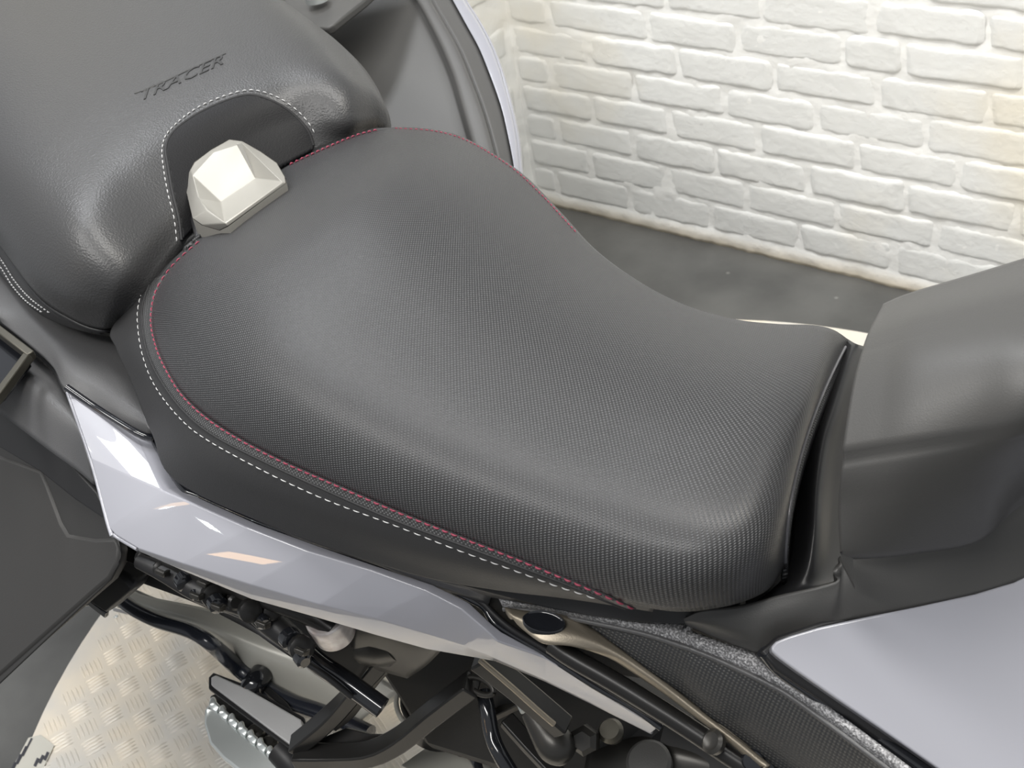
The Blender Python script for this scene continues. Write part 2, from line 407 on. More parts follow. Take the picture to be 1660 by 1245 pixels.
def brick_mesh(L_, H_, seed):
    nx, nz, D = 16, 9, .0036
    V = []; Fs = []; rnd = random.Random(seed)
    cr_ = rnd.uniform(.010, .018)
    for i in range(nx + 1):
        for k in range(nz + 1):
            u = -1 + 2 * i / nx; v = -1 + 2 * k / nz
            u = math.copysign(abs(u) ** .6, u); v = math.copysign(abs(v) ** .6, v)
            x = u * L_ / 2; z = v * H_ / 2
            # rounded corners
            ex, ez = L_ / 2 - cr_, H_ / 2 - cr_
            if abs(x) > ex and abs(z) > ez:
                dx, dz = abs(x) - ex, abs(z) - ez; q = math.hypot(dx, dz); mq = max(dx, dz)
                if q > 0: x = math.copysign(ex + dx / q * mq, x); z = math.copysign(ez + dz / q * mq, z)
            e = max(abs(u), abs(v))
            y = D * (1 - max(0, (e - .72) / .28) ** 2) if e > .72 else D
            if e > .995: y = -.003
            p = Vector((x * 18 + seed * 7.3, 0, z * 18))
            x += mnoise.noise(p * 1.6 + Vector((0, 3, 0))) * .0045; z += mnoise.noise(p * 1.6 + Vector((0, 9, 0))) * .0048
            y += mnoise.noise(p) * .0016 + mnoise.noise(p * 3) * .001
            V.append((x, -y, z))
    for i in range(nx):
        for k in range(nz):
            a = i * (nz + 1) + k; Fs.append((a, a + nz + 1, a + nz + 2, a + 1))
    me = mesh_from(V, Fs); me.materials.append(M['wall']); me.polygons.foreach_set('use_smooth', [True] * len(me.polygons))
    return me
bricks_full = [brick_mesh(.222, .069, s) for s in range(9)]
bricks_half = [brick_mesh(.104, .067, 20 + s) for s in range(4)]
def put_brick(me, loc, rz, parent, sx=1):
    o = bpy.data.objects.new('brick', me); COL.objects.link(o); o.parent = parent
    o.location = loc; o.rotation_euler = (random.uniform(-.012, .012), random.uniform(-.008, .008), rz + random.uniform(-.012, .012))
    o.scale = (sx, random.uniform(.6, 1.15), random.uniform(.95, 1.05))
JOINTS = {1: [-1.847, -1.619, -1.391, -1.165, -.94, -.71], 2: [-1.729, -1.504, -1.296, -1.073, -.85, -.62], 3: [-1.821, -1.594, -1.37, -1.14, -.92, -.69],
          4: [-1.704, -1.487, -1.257, -1.03, -.81, -.58], 5: [-1.818, -1.577, -1.339, -1.121, -.883, -.66], 6: [-1.69, -1.453, -1.218, -.99, -.765, -.54],
          7: [-1.80, -1.525, -1.30, -1.06, -.936, -.70], 8: [-1.70, -1.47, -1.24, -1.0, -.78, -.55]}
def course_z(k): return .033 + .075 * (k - 1)
nb = 0
for k in range(0, 19):
    zc = course_z(k) + .0375
    if k in JOINTS: J = [WX + .004] + JOINTS[k]
    else: J = [WX + .004] + [(-1.82 if k % 2 else -1.70) + .228 * n + random.uniform(-.01, .01) for n in range(6)]
    while J[-1] < .62: J.append(J[-1] + .228 + random.uniform(-.008, .008))
    if zc > 1.45 or k == 0: continue
    for a, b in zip(J, J[1:]):
        L_ = b - a - .007
        if L_ < .03: continue
        full = L_ > .15
        me = random.choice(bricks_full if full else bricks_half)
        if k == 0:   # the bottom course stands half in the floor screed: only a thin upper band shows
            o_z = .012
        else: o_z = zc
        put_brick(me, ((a + b) / 2, WALL_Y + random.uniform(-.0012, .0018), o_z + random.uniform(-.002, .002)), 0, wb, L_ / (.222 if full else .104))
    y = WALL_Y - .02 - (.11 if k % 2 else .0)
    while y > WALL_Y - 1.12:
        put_brick(random.choice(bricks_full), (WX + random.uniform(-.001, .001), y - .111, .012 if k == 0 else zc), math.pi / 2, wl)
        y -= .231
print('bricks', len(wb.children), len(wl.children))

# ------------------------------------------------------------------ turntable with tread plate
TC = Vector((-.730, .909, 0)); TR = .952; TZ = .10
tt = bpy.data.objects.new('display_turntable', None); COL.objects.link(tt); tt.location = TC
tt['label'] = 'round aluminium tread plate turntable under the motorcycle on the dark floor'; tt['category'] = 'platform'
disc = lathe('deck_plate', TC, (0, 0, 1), [(TR - .03, .0), (TR, .004), (TR, TZ - .003), (TR - .002, TZ), (.3, TZ)], M['tread'], tt, 128)
V = []; Fs = []
def tread_bar(cx, cy, ang, L_, wd, h=.0017):
    base = len(V); n = 6
    d = Vector((math.cos(ang), math.sin(ang), 0)); s = Vector((-d.y, d.x, 0))
    for i in range(n + 1):
        t = -1 + 2 * i / n; wv = wd * (1 - t * t) ** .5 if abs(t) < 1 else 0
        c = Vector((cx, cy, TZ)) + d * t * L_ / 2
        V.append(c - s * wv / 2 - Vector((0, 0, .0004))); V.append(c + Vector((0, 0, h * (1 - t * t) ** .5 if abs(t) < 1 else 0))); V.append(c + s * wv / 2 - Vector((0, 0, .0004)))
    for i in range(n):
        a = base + i * 3; Fs.append((a, a + 3, a + 4, a + 1)); Fs.append((a + 1, a + 4, a + 5, a + 2))
PT = .040
_a = P(300, 1100, TZ); _b = P(380, 1108, TZ); TA = math.atan2(_b.y - _a.y, _b.x - _a.x) - math.pi / 4
for i in range(-35, 36):
    for j in range(-35, 36):
        cx, cy = i * PT, j * PT
        x = TC.x + cx * math.cos(TA) - cy * math.sin(TA); y = TC.y + cx * math.sin(TA) + cy * math.cos(TA)
        if math.hypot(x - TC.x, y - TC.y) > TR - .022: continue
        if not (x < -.45 and y < 1.5): continue
        base = TA + (math.pi / 2 if (i + j) % 2 else 0)
        for q in range(5):
            off = (q - 2) * .0070
            tread_bar(x - math.sin(base) * off, y + math.cos(base) * off, base, .034, .0040, .0032)
tr = link('tread_pattern', mesh_from(V, Fs), M['tread'], tt); tr['kind'] = 'stuff'
for (x, y) in ((70, 1203), (188, 1000), (268, 1020)):
    p = P(x, y, TZ); lathe('rivet', p, (0, 0, 1), [(.004, 0), (.0038, .0012), (.002, .002)], M['chrome'], tt, 12)
# worn sticker near the rim
def flat_strip(name, pts, z, mat_, parent, th=.0006):
    return slab(name, [P(x, y, z) for x, y in pts], mat_, parent, thick=th, bevel=0)
flat_strip('sticker', [(46, 1196), (66, 1191), (88, 1208), (62, 1262), (14, 1256)], TZ + .0026, M['sticker'], tt)
bm_pts = []
for a in range(4):
    x0, y0 = 66 + a * 0, 1200 + a * 9
    flat_strip('printed_line', [(50 - a * 9, 1196 + a * 13), (53 - a * 9, 1197 + a * 13), (38 - a * 9, 1226 + a * 13), (36 - a * 9, 1225 + a * 13)], TZ + .0034, M['ink'], tt, .0003)
for a in range(3):
    flat_strip('printed_line', [(60 + a * 8, 1228 - a * 5), (64 + a * 8, 1230 - a * 5), (58 + a * 8, 1243 - a * 5), (54 + a * 8, 1241 - a * 5)], TZ + .0034, M['ink'], tt, .0003)

# ================================================================== the motorcycle
MOTO['label'] = 'motorcycle with dark textured rider seat and pale lavender grey side panels'; MOTO['category'] = 'motorcycle'

# ---------------- rider seat
Nn = [(330, 384), (290, 415), (254, 462), (243, 520), (261, 590), (308, 655), (398, 718), (540, 785), (700, 852), (850, 912), (980, 966), (1090, 991), (1180, 982), (1242, 958), (1272, 918)]
Ss = [(605, 208), (645, 206), (695, 209), (745, 220), (800, 249), (850, 286), (905, 343), (960, 402), (1030, 453), (1110, 494), (1190, 517), (1260, 525), (1318, 527), (1352, 535), (1376, 552)]
Zn = [.985, .975, .962, .953, .948, .945, .943, .940, .936, .932, .928, .928, .925, .915, .905]
Zc = [.985, 1.000, 1.014, 1.024, 1.022, 1.016, 1.007, .998, .992, .990, .992, .993, .989, .976, .945]
Zs = [.985, .99, .99, .988, .985, .978, .970, .962, .957, .955, .956, .957, .955, .948, .925]
bow = [-13, -8, -3, 0, 0, 0, 0, 0, 0, 0, 0, 2, 0, -8, -26]
bowy = [-20, -12, -5, 0, 0, 0, 0, 0, 0, 0, 0, 0, 0, 0, 0]
rowsN, rowsS = cr(np.c_[Nn, Zn], 10), cr(np.c_[Ss, Zs], 10)
zc = cr(np.c_[Zc, bow, bowy], 10)
NT = 64; G = []
for i in range(len(rowsN)):
    row = []
    n, s = rowsN[i], rowsS[i]
    for j in range(NT + 1):
        t = j / NT
        lin = n[2] * (1 - t) + s[2] * t
        crown = 1 - abs(2 * t - 1) ** 3.2
        z = lin + (zc[i][0] - (n[2] + s[2]) / 2) * crown
        x = n[0] * (1 - t) + s[0] * t + zc[i][1] * 4 * t * (1 - t); y = n[1] * (1 - t) + s[1] * t + zc[i][2] * 4 * t * (1 - t)
        row.append(P(x, y, z))
    # the far flank rolls over and drops out of sight
    e = row[-1]
    for dy, dz in ((.006, -.006), (.010, -.018), (.012, -.036), (.006, -.06)): row.append(e + Vector((0, dy, dz)))
    G.append(row)
Ga = np.array(G)
NOSE = [Vector(p) + Vector((.0006, 0, .0006)) for p in Ga[-1][1:63]]
# front edge tucks down
Ga = np.concatenate([Ga, [[p + np.array((.0025, 0, -.005)) for p in Ga[-1]], [p + np.array((.001, 0, -.022)) for p in Ga[-1]]]])
seat_me = grid_mesh(Ga); face_eye(seat_me)
TS = BVHTree.FromPolygons([v.co.copy() for v in seat_me.vertices], [tuple(p.vertices) for p in seat_me.polygons])
_nr, _nc = Ga.shape[:2]
_u1 = np.zeros((_nr, _nc)); _v1 = np.zeros((_nr, _nc)); ci, cj = _nr // 2, 32
du_ = np.linalg.norm(Ga[1:] - Ga[:-1], axis=2); dv_ = np.linalg.norm(Ga[:, 1:] - Ga[:, :-1], axis=2)
_u1[1:] = np.cumsum(du_, 0); _u1 -= _u1[ci:ci + 1]; _v1[:, 1:] = np.cumsum(dv_, 1); _v1 -= _v1[:, cj:cj + 1]
uvl = seat_me.uv_layers.new(name='UVMap'); _li = np.zeros(len(seat_me.loops), int); seat_me.loops.foreach_get('vertex_index', _li)
uvl.data.foreach_set('uv', np.c_[_u1.ravel()[_li], _v1.ravel()[_li]].ravel().astype('f'))
seat = link('rider_seat', seat_me, M['seat_tex'], MOTO)
m = seat.modifiers.new('solid', 'SOLIDIFY'); m.thickness = .004; m.offset = -1
seat['label'] = 'dark textured rider seat with red stitching'

# smooth skirt: hugs the cushion, runs down to the hem
top = [(331, 384), (291, 415), (255, 462), (244, 520), (262, 590), (309, 655), (399, 718), (541, 785), (701, 852), (851, 912), (981, 966), (1060, 986)]
hem = [(300, 402), (245, 455), (182, 530), (188, 565), (214, 622), (247, 705), (291, 784), (482, 869), (665, 930), (800, 956), (930, 972), (1058, 992)]
tz = [.985, .975, .962, .953, .948, .945, .943, .940, .936, .932, .928, .927]
hz = [.975, .955, .925, .915, .905, .893, .880, .876, .880, .890, .905, .920]
rows = []
for a, b, za, zb in zip(top, hem, tz, hz):
    r = []
    for t, q in ((0, 0), (.25, .17), (.55, .45), (.85, .82), (1, 1)):
        r.append((a[0] * (1 - t) + b[0] * t, a[1] * (1 - t) + b[1] * t, za * (1 - q) + zb * q))
    rows.append(r)
skirt, TK = patch('side_cover', rows, M['vinyl'], seat, 10, 8, .004, px=True, bvh=True)
skirt['label'] = 'smooth dark vinyl side skirt of the rider seat'
BO = [TS, TK]
red = [(322, 388), (285, 412), (262, 440), (248, 473), (243, 520), (250, 560), (262, 590), (290, 637), (350, 690), (440, 740), (540, 785), (640, 829), (740, 869), (840, 908), (930, 945), (1000, 976), (1035, 988)]
def shift(pts, d):
    """offset a pixel line sideways (outwards of the cushion)"""
    A = np.array(pts, float); T = np.gradient(A, axis=0); T /= np.hypot(*T.T)[:, None]
    return A + np.c_[T[:, 1], -T[:, 0]] * -d if False else A + np.c_[-T[:, 1], T[:, 0]] * d
band_in = shift(red, -1); 
# the red seam is doubled: a thread line inside, then a band of the same texture, then the dark overlocked edge
redline = [(324, 392), (292, 420), (270, 445), (252, 478), (246, 520), (253, 558), (268, 595), (300, 645), (356, 692), (444, 741), (543, 785), (642, 828), (742, 868), (842, 907), (930, 943), (1000, 973), (1030, 986)]
BVS = BO
stitches('red_stitching', redline, BO, .00075, .74, .0078, M['thread_red'], seat, .0008)
seam('stitch_groove', redline, BO, .0013, M['thread_dark'], seat, -.0006)
# textured band outside the red seam
bo = [(300, 398), (270, 425), (247, 455), (233, 490), (231, 525), (240, 572), (262, 618), (300, 668), (350, 708), (440, 754), (540, 800), (640, 843), (740, 880), (840, 917), (920, 947), (985, 974), (1015, 985)]
outl = list(redline[:-1]) + list(reversed(bo[:-1]))
def strip_between(name, A, B, trees, mat_, parent, off=.001, n=5, thick=.001):
    a = dense(A, 5); k = len(a); b = dense(B, 5); 
    idx = np.linspace(0, len(b) - 1, k); b = np.c_[np.interp(idx, range(len(b)), b[:, 0]), np.interp(idx, range(len(b)), b[:, 1])]
    Gs = []
    for i in range(k):
        r = [hit(trees, *(a[i] * (1 - t) + b[i] * t), off) for t in np.linspace(0, 1, n)]
        if all(r): Gs.append([tuple(h[0]) for h in r])
    me = grid_mesh(np.array(Gs)); face_eye(me); o = link(name, me, mat_, parent)
    m_ = o.modifiers.new('s', 'SOLIDIFY'); m_.thickness = thick; m_.offset = -1
    return o
strip_between('textured_band', redline, bo, BO, M['band_tex'], seat, .0007)
seam('overlocked_edge', bo, BO, .0011, M['thread_dark'], seat, .0006)
wh = [(292, 398), (258, 425), (238, 455), (226, 492), (224, 525), (232, 575), (252, 625), (290, 675), (335, 712), (430, 764), (530, 810), (640, 851), (740, 890), (840, 926), (900, 948), (950, 964), (985, 976)]
stitches('white_stitching', wh, BO, .00045, .68, .0095, M['thread_white'], seat, .0006)
# far side red seam, seen along the silhouette
stitches('red_stitching', [(470, 268), (500, 254), (540, 236), (580, 220), (615, 211)], BO, .0010, .74, .0062, M['thread_red'], seat, .0008)
stitches('red_stitching', [(640, 208), (700, 212), (750, 225), (800, 252), (840, 280), (880, 318), (905, 345), (935, 378)], BO, .0006, .74, .0062, M['thread_red'], seat, .0000)
# front piping
pip = [(1374, 557), (1345, 585), (1322, 628), (1305, 690), (1297, 750), (1292, 820), (1288, 870)]
tube('piping', NOSE, .0013, mat('grey_piping', (.10, .10, .11), .35, coat=.3), seat, 1, 8)
# padded rear border seen behind the cushion beside the cap
tube('rear_border', [(600, 209, .962), (560, 222, .966), (530, 233, .97), (497, 248, .97), (462, 266, .97), (430, 284, .968)], .0042, M['vinyl'], seat)
tube('rear_border', [(345, 372, .968), (310, 388, .968), (275, 418, .962), (240, 460, .95)], .006, M['vinyl'], seat)

# ---------------- silver cap between the seats
def cap():
    V = {'a': (308, 276, 1.000), 'a2': (298, 294, .988), 'b': (312, 354, .988), 'c': (327, 365, .986), 'd': (356, 374, .984), 'e': (370, 367, .994),
         'f': (464, 297, .998), 'g': (462, 286, .998), 'h': (449, 264, 1.000), 'i': (423, 246, 1.004), 'j': (393, 229, 1.008), 'k': (372, 226, 1.010), 'l': (342, 243, 1.008), 'm': (315, 263, 1.004),
         'p': (312, 284, 1.002), 'q': (346, 247, 1.010), 'r': (385, 234, 1.013), 's': (414, 289, .986), 't': (358, 328, .983), 'u': (365, 361, .998), 'w': (392, 231, 1.010), 'x': (458, 295, 1.001), 'y1': (322, 321, .999), 'y2': (335, 341, .998)}
    names = list(V); ix = {n: i for i, n in enumerate(names)}
    F = [('p', 'q', 'r', 's', 't'), ('r', 'w', 'x', 's'), ('s', 'x', 'u', 't'), ('p', 't', 'y1'), ('y1', 't', 'u', 'y2'), ('a', 'm', 'l', 'q', 'p'), ('l', 'k', 'j', 'w', 'r', 'q'), ('w', 'j', 'i', 'h', 'g', 'f', 'x'),
         ('x', 'f', 'e', 'u'), ('p', 'a', 'a2', 'y1'), ('y1', 'a2', 'b', 'y2'), ('y2', 'b', 'c', 'u'), ('u', 'c', 'd', 'e')]
    return [(V[n][0], V[n][1], V[n][2] + .016) for n in names], [tuple(ix[n] for n in f) for f in F]
cv, cf = cap()
o = poly('centre_cap', cv, cf, M['silver_cap'], MOTO, thick=.004, bevel=.0016, seg=3, ang=12)
o['label'] = 'faceted satin silver cap between the two seats'
# its side wall
rim = ['a2', 'a', 'm', 'l', 'k', 'j', 'i', 'h', 'g', 'f', 'e', 'd', 'c', 'b']
nm = ['a', 'a2', 'b', 'c', 'd', 'e', 'f', 'g', 'h', 'i', 'j', 'k', 'l', 'm']
rp = {n: Vector(pt(cv[i])) for i, n in enumerate(nm)}
loop = [rp[n] for n in rim]; low = [p + Vector((0, 0, -.045)) for p in loop]
n = len(loop)
link('cap_side', mesh_from(loop + low, [(i, (i + 1) % n, n + (i + 1) % n, n + i) for i in range(n)] + [tuple(range(n, 2 * n))]), M['silver_cap'], o, angle=30)
cen = sum(loop, Vector()) / n
slab('cap_gasket', [tuple(0 for _ in ())] and [] or [cen + (p - cen) * 1.10 + Vector((0, 0, -.018)) for p in loop], M['black'], o, thick=.025, bevel=.002)

# ---------------- passenger seat
rows = [
 [(190, 529, .915), (206, 503, .94), (240, 458, .962), (292, 392, .975), (395, 305, .980), (500, 246, .980), (568, 224, .978), (604, 211, .968)],
 [(163, 533, .922), (168, 492, .958), (198, 432, .990), (268, 335, 1.004), (380, 245, 1.008), (480, 198, 1.008), (562, 190, 1.004), (612, 187, .985)],
 [(118, 518, .93), (106, 460, .978), (135, 370, 1.022), (206, 270, 1.036), (330, 190, 1.040), (450, 140, 1.040), (548, 128, 1.034), (608, 150, 1.004)],
 [(62, 480, .938), (40, 405, .988), (68, 310, 1.034), (150, 210, 1.050), (280, 130, 1.055), (400, 85, 1.055), (508, 75, 1.046), (583, 105, 1.012)],
 [(5, 405, .942), (-20, 340, .990), (0, 250, 1.040), (90, 150, 1.058), (220, 70, 1.063), (350, 30, 1.063), (458, 25, 1.054), (547, 67, 1.018)],
 [(-50, 335, .945), (-90, 270, .992), (-70, 180, 1.043), (20, 85, 1.064), (150, 0, 1.070), (280, -35, 1.070), (400, -30, 1.060), (495, 27, 1.022)],
 [(-110, 265, .948), (-160, 200, .995), (-150, 110, 1.048), (-55, 15, 1.070), (70, -70, 1.078), (215, -105, 1.078), (335, -90, 1.068), (435, -18, 1.028)],
 [(-170, 195, .95), (-230, 130, .998), (-230, 40, 1.05), (-130, -50, 1.075), (0, -140, 1.082), (150, -170, 1.082), (270, -150, 1.072), (375, -65, 1.034)]]
A = cr(np.array(rows, float), 12); A = cr(A.transpose(1, 0, 2), 12).transpose(1, 0, 2)
Gp = np.array([[P(*p) for p in r] for r in A])
ext = [Gp[:, -1] + np.array(d) for d in ((.001, .008, -.012), (.001, .012, -.03), (0, .008, -.055))]
Gp = np.concatenate([Gp] + [e[:, None] for e in ext], axis=1)
f0 = Gp[0]; Gp = np.concatenate([[f0 + np.array((-.012, 0, -.035)), f0 + np.array((-.001, 0, -.012))], Gp])
pm = grid_mesh(Gp); face_eye(pm)
TP = BVHTree.FromPolygons([v.co.copy() for v in pm.vertices], [tuple(p.vertices) for p in pm.polygons])
pas = link('passenger_seat', pm, M['vinyl_pass'], MOTO); pas['label'] = 'dark grained passenger seat with embossed lettering'
m = pas.modifiers.new('s', 'SOLIDIFY'); m.thickness = .004; m.offset = -1
# recessed front insert around the cap
ins = [(296, 388), (289, 352), (280, 315), (273, 275), (269, 240), (283, 213), (320, 186), (365, 165), (402, 155), (430, 160), (458, 173), (482, 192), (500, 214), (508, 236), (500, 247), (440, 280), (395, 306), (340, 345)]
drape('front_insert', ins, [TP], M['insert'], pas, .0018, 3.2, .0022)
edge = [(294, 390), (289, 352), (280, 315), (273, 275), (269, 240), (283, 213), (320, 186), (365, 165), (402, 155), (430, 160), (458, 173), (482, 192), (500, 214), (508, 236)]
seam('insert_seam', edge, [TP], .0018, M['thread_dark'], pas, .0008)
wst = [(286, 392), (281, 352), (272, 315), (265, 275), (263, 240), (275, 212), (316, 178), (362, 157), (402, 147), (434, 152), (464, 166), (490, 187), (506, 208), (513, 226)]
stitches('white_stitching', wst, [TP], .0006, .66, .0075, M['thread_white'], pas, .0007)
# lower near edge: piping + double seam
pe = [(-60, 322, .941), (2, 398, .938), (60, 480, .934), (118, 520, .926), (163, 536, .918), (192, 530, .911)]
tube('piping', [(x, y, z) for x, y, z in pe], .0022, M['black'], pas, 8, 8)
lowr = [[(-60, 328, .938), (-58, 345, .928), (-52, 368, .915)], [(2, 404, .935), (6, 430, .922), (4, 450, .91)], [(60, 484, .931), (62, 494, .924), (58, 505, .912)], [(118, 523, .923), (118, 528, .918), (116, 532, .91)], [(163, 538, .915), (163, 541, .911), (163, 543, .905)]]
ls, TL = patch('lower_cover', lowr, M['vinyl'], pas, 8, 4, .003, px=True, bvh=True)
stitches('white_stitching', [(-20, 390), (6, 425), (25, 455), (50, 483), (85, 509)], [TL], .0008, .6, .007, M['thread_white'], pas, .0007)
stitches('white_stitching', [(-20, 402), (3, 434), (22, 464), (44, 488), (70, 506)], [TL], .0008, .6, .007, M['thread_white'], pas, .0007)
# embossed word across the seat
def embossed(word, a, b, hpx, shear, tree, mat_, parent):
    cu = bpy.data.curves.new('t', 'FONT'); cu.body = word; cu.size = 1; cu.shear = 0; cu.resolution_u = 2
    to = bpy.data.objects.new('t', cu); COL.objects.link(to)
    bpy.context.view_layer.update()
    me = bpy.data.meshes.new_from_object(to.evaluated_get(bpy.context.evaluated_depsgraph_get())); bpy.data.objects.remove(to)
    bm = bmesh.new(); bm.from_mesh(me); bmesh.ops.triangulate(bm, faces=bm.faces)
    bmesh.ops.subdivide_edges(bm, edges=[e for e in bm.edges if e.calc_length() > .15], cuts=1)
    xs = [v.co.x for v in bm.verts]; ys = [v.co.y for v in bm.verts]; x0, x1, y0, y1 = min(xs), max(xs), min(ys), max(ys)
    a = Vector(a); b = Vector(b); d = b - a; up = Vector((.10, -1.0)).normalized() * hpx
    for v in bm.verts:
        u_ = (v.co.x - x0) / (x1 - x0); w_ = (v.co.y - y0) / (y1 - y0)
        p = a + d * (u_ + shear * w_) + up * w_
        h = hit(tree, p.x, p.y, .0006); v.co = h[0] if h else Vector((0, 0, 0))
    bm.to_mesh(me); bm.free(); face_eye(me)
    o_ = link('embossed_lettering', me, mat_, parent, smooth=False)
    m_ = o_.modifiers.new('s', 'SOLIDIFY'); m_.thickness = .0012; m_.offset = -.6
    return o_
M['emboss'] = mat('pressed_vinyl', (.022, .022, .022), .4)
embossed('TRACER', (224, 166), (362, 104), 17, .03, [TP], M['emboss'], pas)
seam('embossed_bar', [(218, 152), (262, 135), (310, 112), (366, 87)], [TP], .0009, M['emboss'], pas, .0001)

# ---------------- tail and grab rail (near left)
tail = [[(-60, 395, .905), (-30, 440, .90), (-10, 500, .895), (0, 522, .885)],
        [(0, 432, .905), (20, 465, .905), (32, 510, .895), (38, 552, .88)],
        [(70, 492, .905), (80, 520, .905), (84, 560, .895), (84, 593, .88)],
        [(130, 532, .902), (128, 560, .903), (112, 600, .895), (103, 628, .882)],
        [(175, 540, .895), (172, 590, .897), (158, 625, .888), (140, 648, .875)],
        [(200, 545, .885), (208, 620, .89), (196, 655, .88), (190, 682, .868)],
        [(222, 560, .875), (240, 660, .878), (244, 690, .873), (244, 706, .866)]]
tail = [[(x, y, .907 - .00009 * (x * .5 + (y - 400)) - (.006 if j in (0,) else .006 if j == 3 else 0)) for j, (x, y, z) in enumerate(r)] for r in tail]
patch('tail_cover', tail, M['matte2'], MOTO, 8, 8, .004, px=True)
rail = [[(-60, 500, .872), (-60, 560, .875), (-60, 640, .84)], [(0, 524, .868), (0, 580, .872), (-5, 668, .83)], [(40, 556, .866), (42, 620, .868), (40, 700, .825)],
        [(84, 598, .864), (84, 660, .862), (82, 732, .82)], [(106, 634, .858), (118, 690, .852), (124, 762, .812)], [(112, 645, .852), (136, 720, .842), (152, 786, .806)]]
rail = [[(x, y, .885 - .00009 * (x * .5 + (y - 400)) - (.022 if j == 2 else .004 if j == 0 else 0)) for j, (x, y, z) in enumerate(r)] for r in rail]
o = patch('grab_rail', rail, M['matte2'], MOTO, 8, 8, .006, px=True)
tube('body_gap', [(-40, 505, .872), (0, 521, .872), (40, 553, .87), (84, 594, .868), (104, 631, .864), (112, 640, .86)], .0028, M['black'], MOTO, 6, 8)
# added dark solid under both seats: blocks light, so nothing shows through
slab('under_seat_blocker', [(-150, 420, .86), (100, 560, .86), (200, 640, .86), (300, 790, .85), (500, 872, .85), (700, 935, .85), (820, 965, .85), (1080, 1000, .86), (1290, 960, .86), (1390, 570, .90), (1180, 540, .90), (900, 420, .90), (600, 260, .92), (450, 120, .95), (100, -120, .95), (-200, 100, .93)], M['core'], MOTO, thick=.09, bevel=.003)

# ---------------- lavender tail side panel
lv = {}
L_ = [('t0', 110, 634, .905), ('t1', 222, 706, .869), ('k1', 263, 795, .868), ('b0', 187, 867, .835), ('b00', 177, 856, .838), ('t2', 245, 711, .866), ('t3', 293, 788, .860), ('m0', 148, 745, .868),
      ('t4', 326, 808, .864), ('k4', 312, 816, .866), ('l4', 223, 889, .832), ('f4', 223, 893, .825),
      ('t5', 420, 850, .862), ('k5', 402, 856, .865), ('l5', 297, 914, .830), ('f5', 300, 927, .815),
      ('t6', 517, 885, .860), ('k6', 500, 894, .863), ('l6', 407, 948, .828), ('f6', 408, 972, .806),
      ('t7', 610, 917, .857), ('k7', 600, 924, .859), ('l7', 517, 980, .824), ('f7', 518, 1003, .800),
      ('t8', 701, 947, .850), ('k8', 690, 957, .852), ('l8', 610, 1003, .817), ('f8', 612, 1031, .792),
      ('t9', 760, 976, .838), ('k9', 748, 987, .840), ('l9', 689, 1027, .806), ('f9', 692, 1053, .782),
      ('ta', 796, 1010, .826), ('ka', 786, 1020, .827), ('la', 754, 1048, .796), ('fa', 756, 1064, .776),
      ('tb', 813, 1024, .820), ('kb', 806, 1040, .818), ('lb', 800, 1066, .786), ('fb', 802, 1072, .772),
      ('tc', 883, 1066, .798), ('lc', 883, 1102, .764), ('fc', 884, 1106, .756), ('td', 961, 1116, .776), ('ld', 961, 1140, .744), ('fd', 962, 1144, .738), ('te', 1066, 1180, .748), ('le', 1056, 1189, .732), ('fe', 1057, 1192, .728)]
ix = {n: i for i, (n, *_) in enumerate(L_)}
fs = [('t0', 't1', 'k1', 'm0'), ('m0', 'k1', 'b00'), ('b00', 'k1', 'b0'), ('t1', 't2', 't3', 'k1'), ('k1', 't3', 't4', 'k4'), ('b0', 'k1', 'k4', 'l4')]
for a, b in zip('456789ab', '56789ab'): 
    fs += [('t' + a, 't' + b, 'k' + b, 'k' + a), ('k' + a, 'k' + b, 'l' + b, 'l' + a), ('l' + a, 'l' + b, 'f' + b, 'f' + a)]
fs += [('tb', 'tc', 'kb'), ('kb', 'tc', 'lc', 'lb'), ('lb', 'lc', 'fc', 'fb')]
for a, b in zip('cd', 'de'): fs += [('t' + a, 't' + b, 'l' + b, 'l' + a), ('l' + a, 'l' + b, 'f' + b, 'f' + a)]
o = poly('tail_side_panel', [l[1:] for l in L_], [tuple(ix[n] for n in f) for f in fs], M['lav'], MOTO, thick=.003, bevel=.0032, seg=4, ang=8)
o['label'] = 'glossy pale lavender grey tail side panel'
# rounded outer lip towards the pannier
tube('panel_lip', [(110, 636, .902), (148, 745, .864), (178, 857, .836), (187, 868, .832), (223, 890, .829)], .0022, M['lav'], o, 6, 8)
# black seal between seat / strip and panel
tube('panel_seal', [(108, 628, .909), (160, 664, .893), (222, 702, .88), (247, 710, .874)], .0035, M['gloss_black'], MOTO, 4, 8)
tube('panel_seal', [(250, 716, .868), (293, 788, .864), (326, 806, .862), (420, 847, .86), (517, 882, .858), (610, 914, .855), (701, 943, .848), (760, 970, .838), (785, 985, .83), (797, 1004, .824), (815, 1020, .818), (883, 1060, .798), (961, 1110, .777), (1030, 1150, .76), (1072, 1180, .75)], .0030, M['gloss_black'], MOTO, 4, 8)
tube('seal_lip', [(735, 950, .848), (780, 975, .836), (800, 995, .828), (830, 1020, .818), (890, 1056, .80), (970, 1106, .78), (1035, 1146, .765), (1075, 1170, .755)], .0028, M['black'], MOTO, 4, 8)
patch('under_seat_strip', [[(296, 784, .868), (300, 792, .862)], [(420, 838, .868), (420, 852, .858)], [(520, 880, .866), (517, 889, .855)], [(700, 935, .866), (701, 952, .845)], [(800, 955, .868), (790, 985, .83)]], M['matte2'], MOTO, 6, 3, .003, px=True)

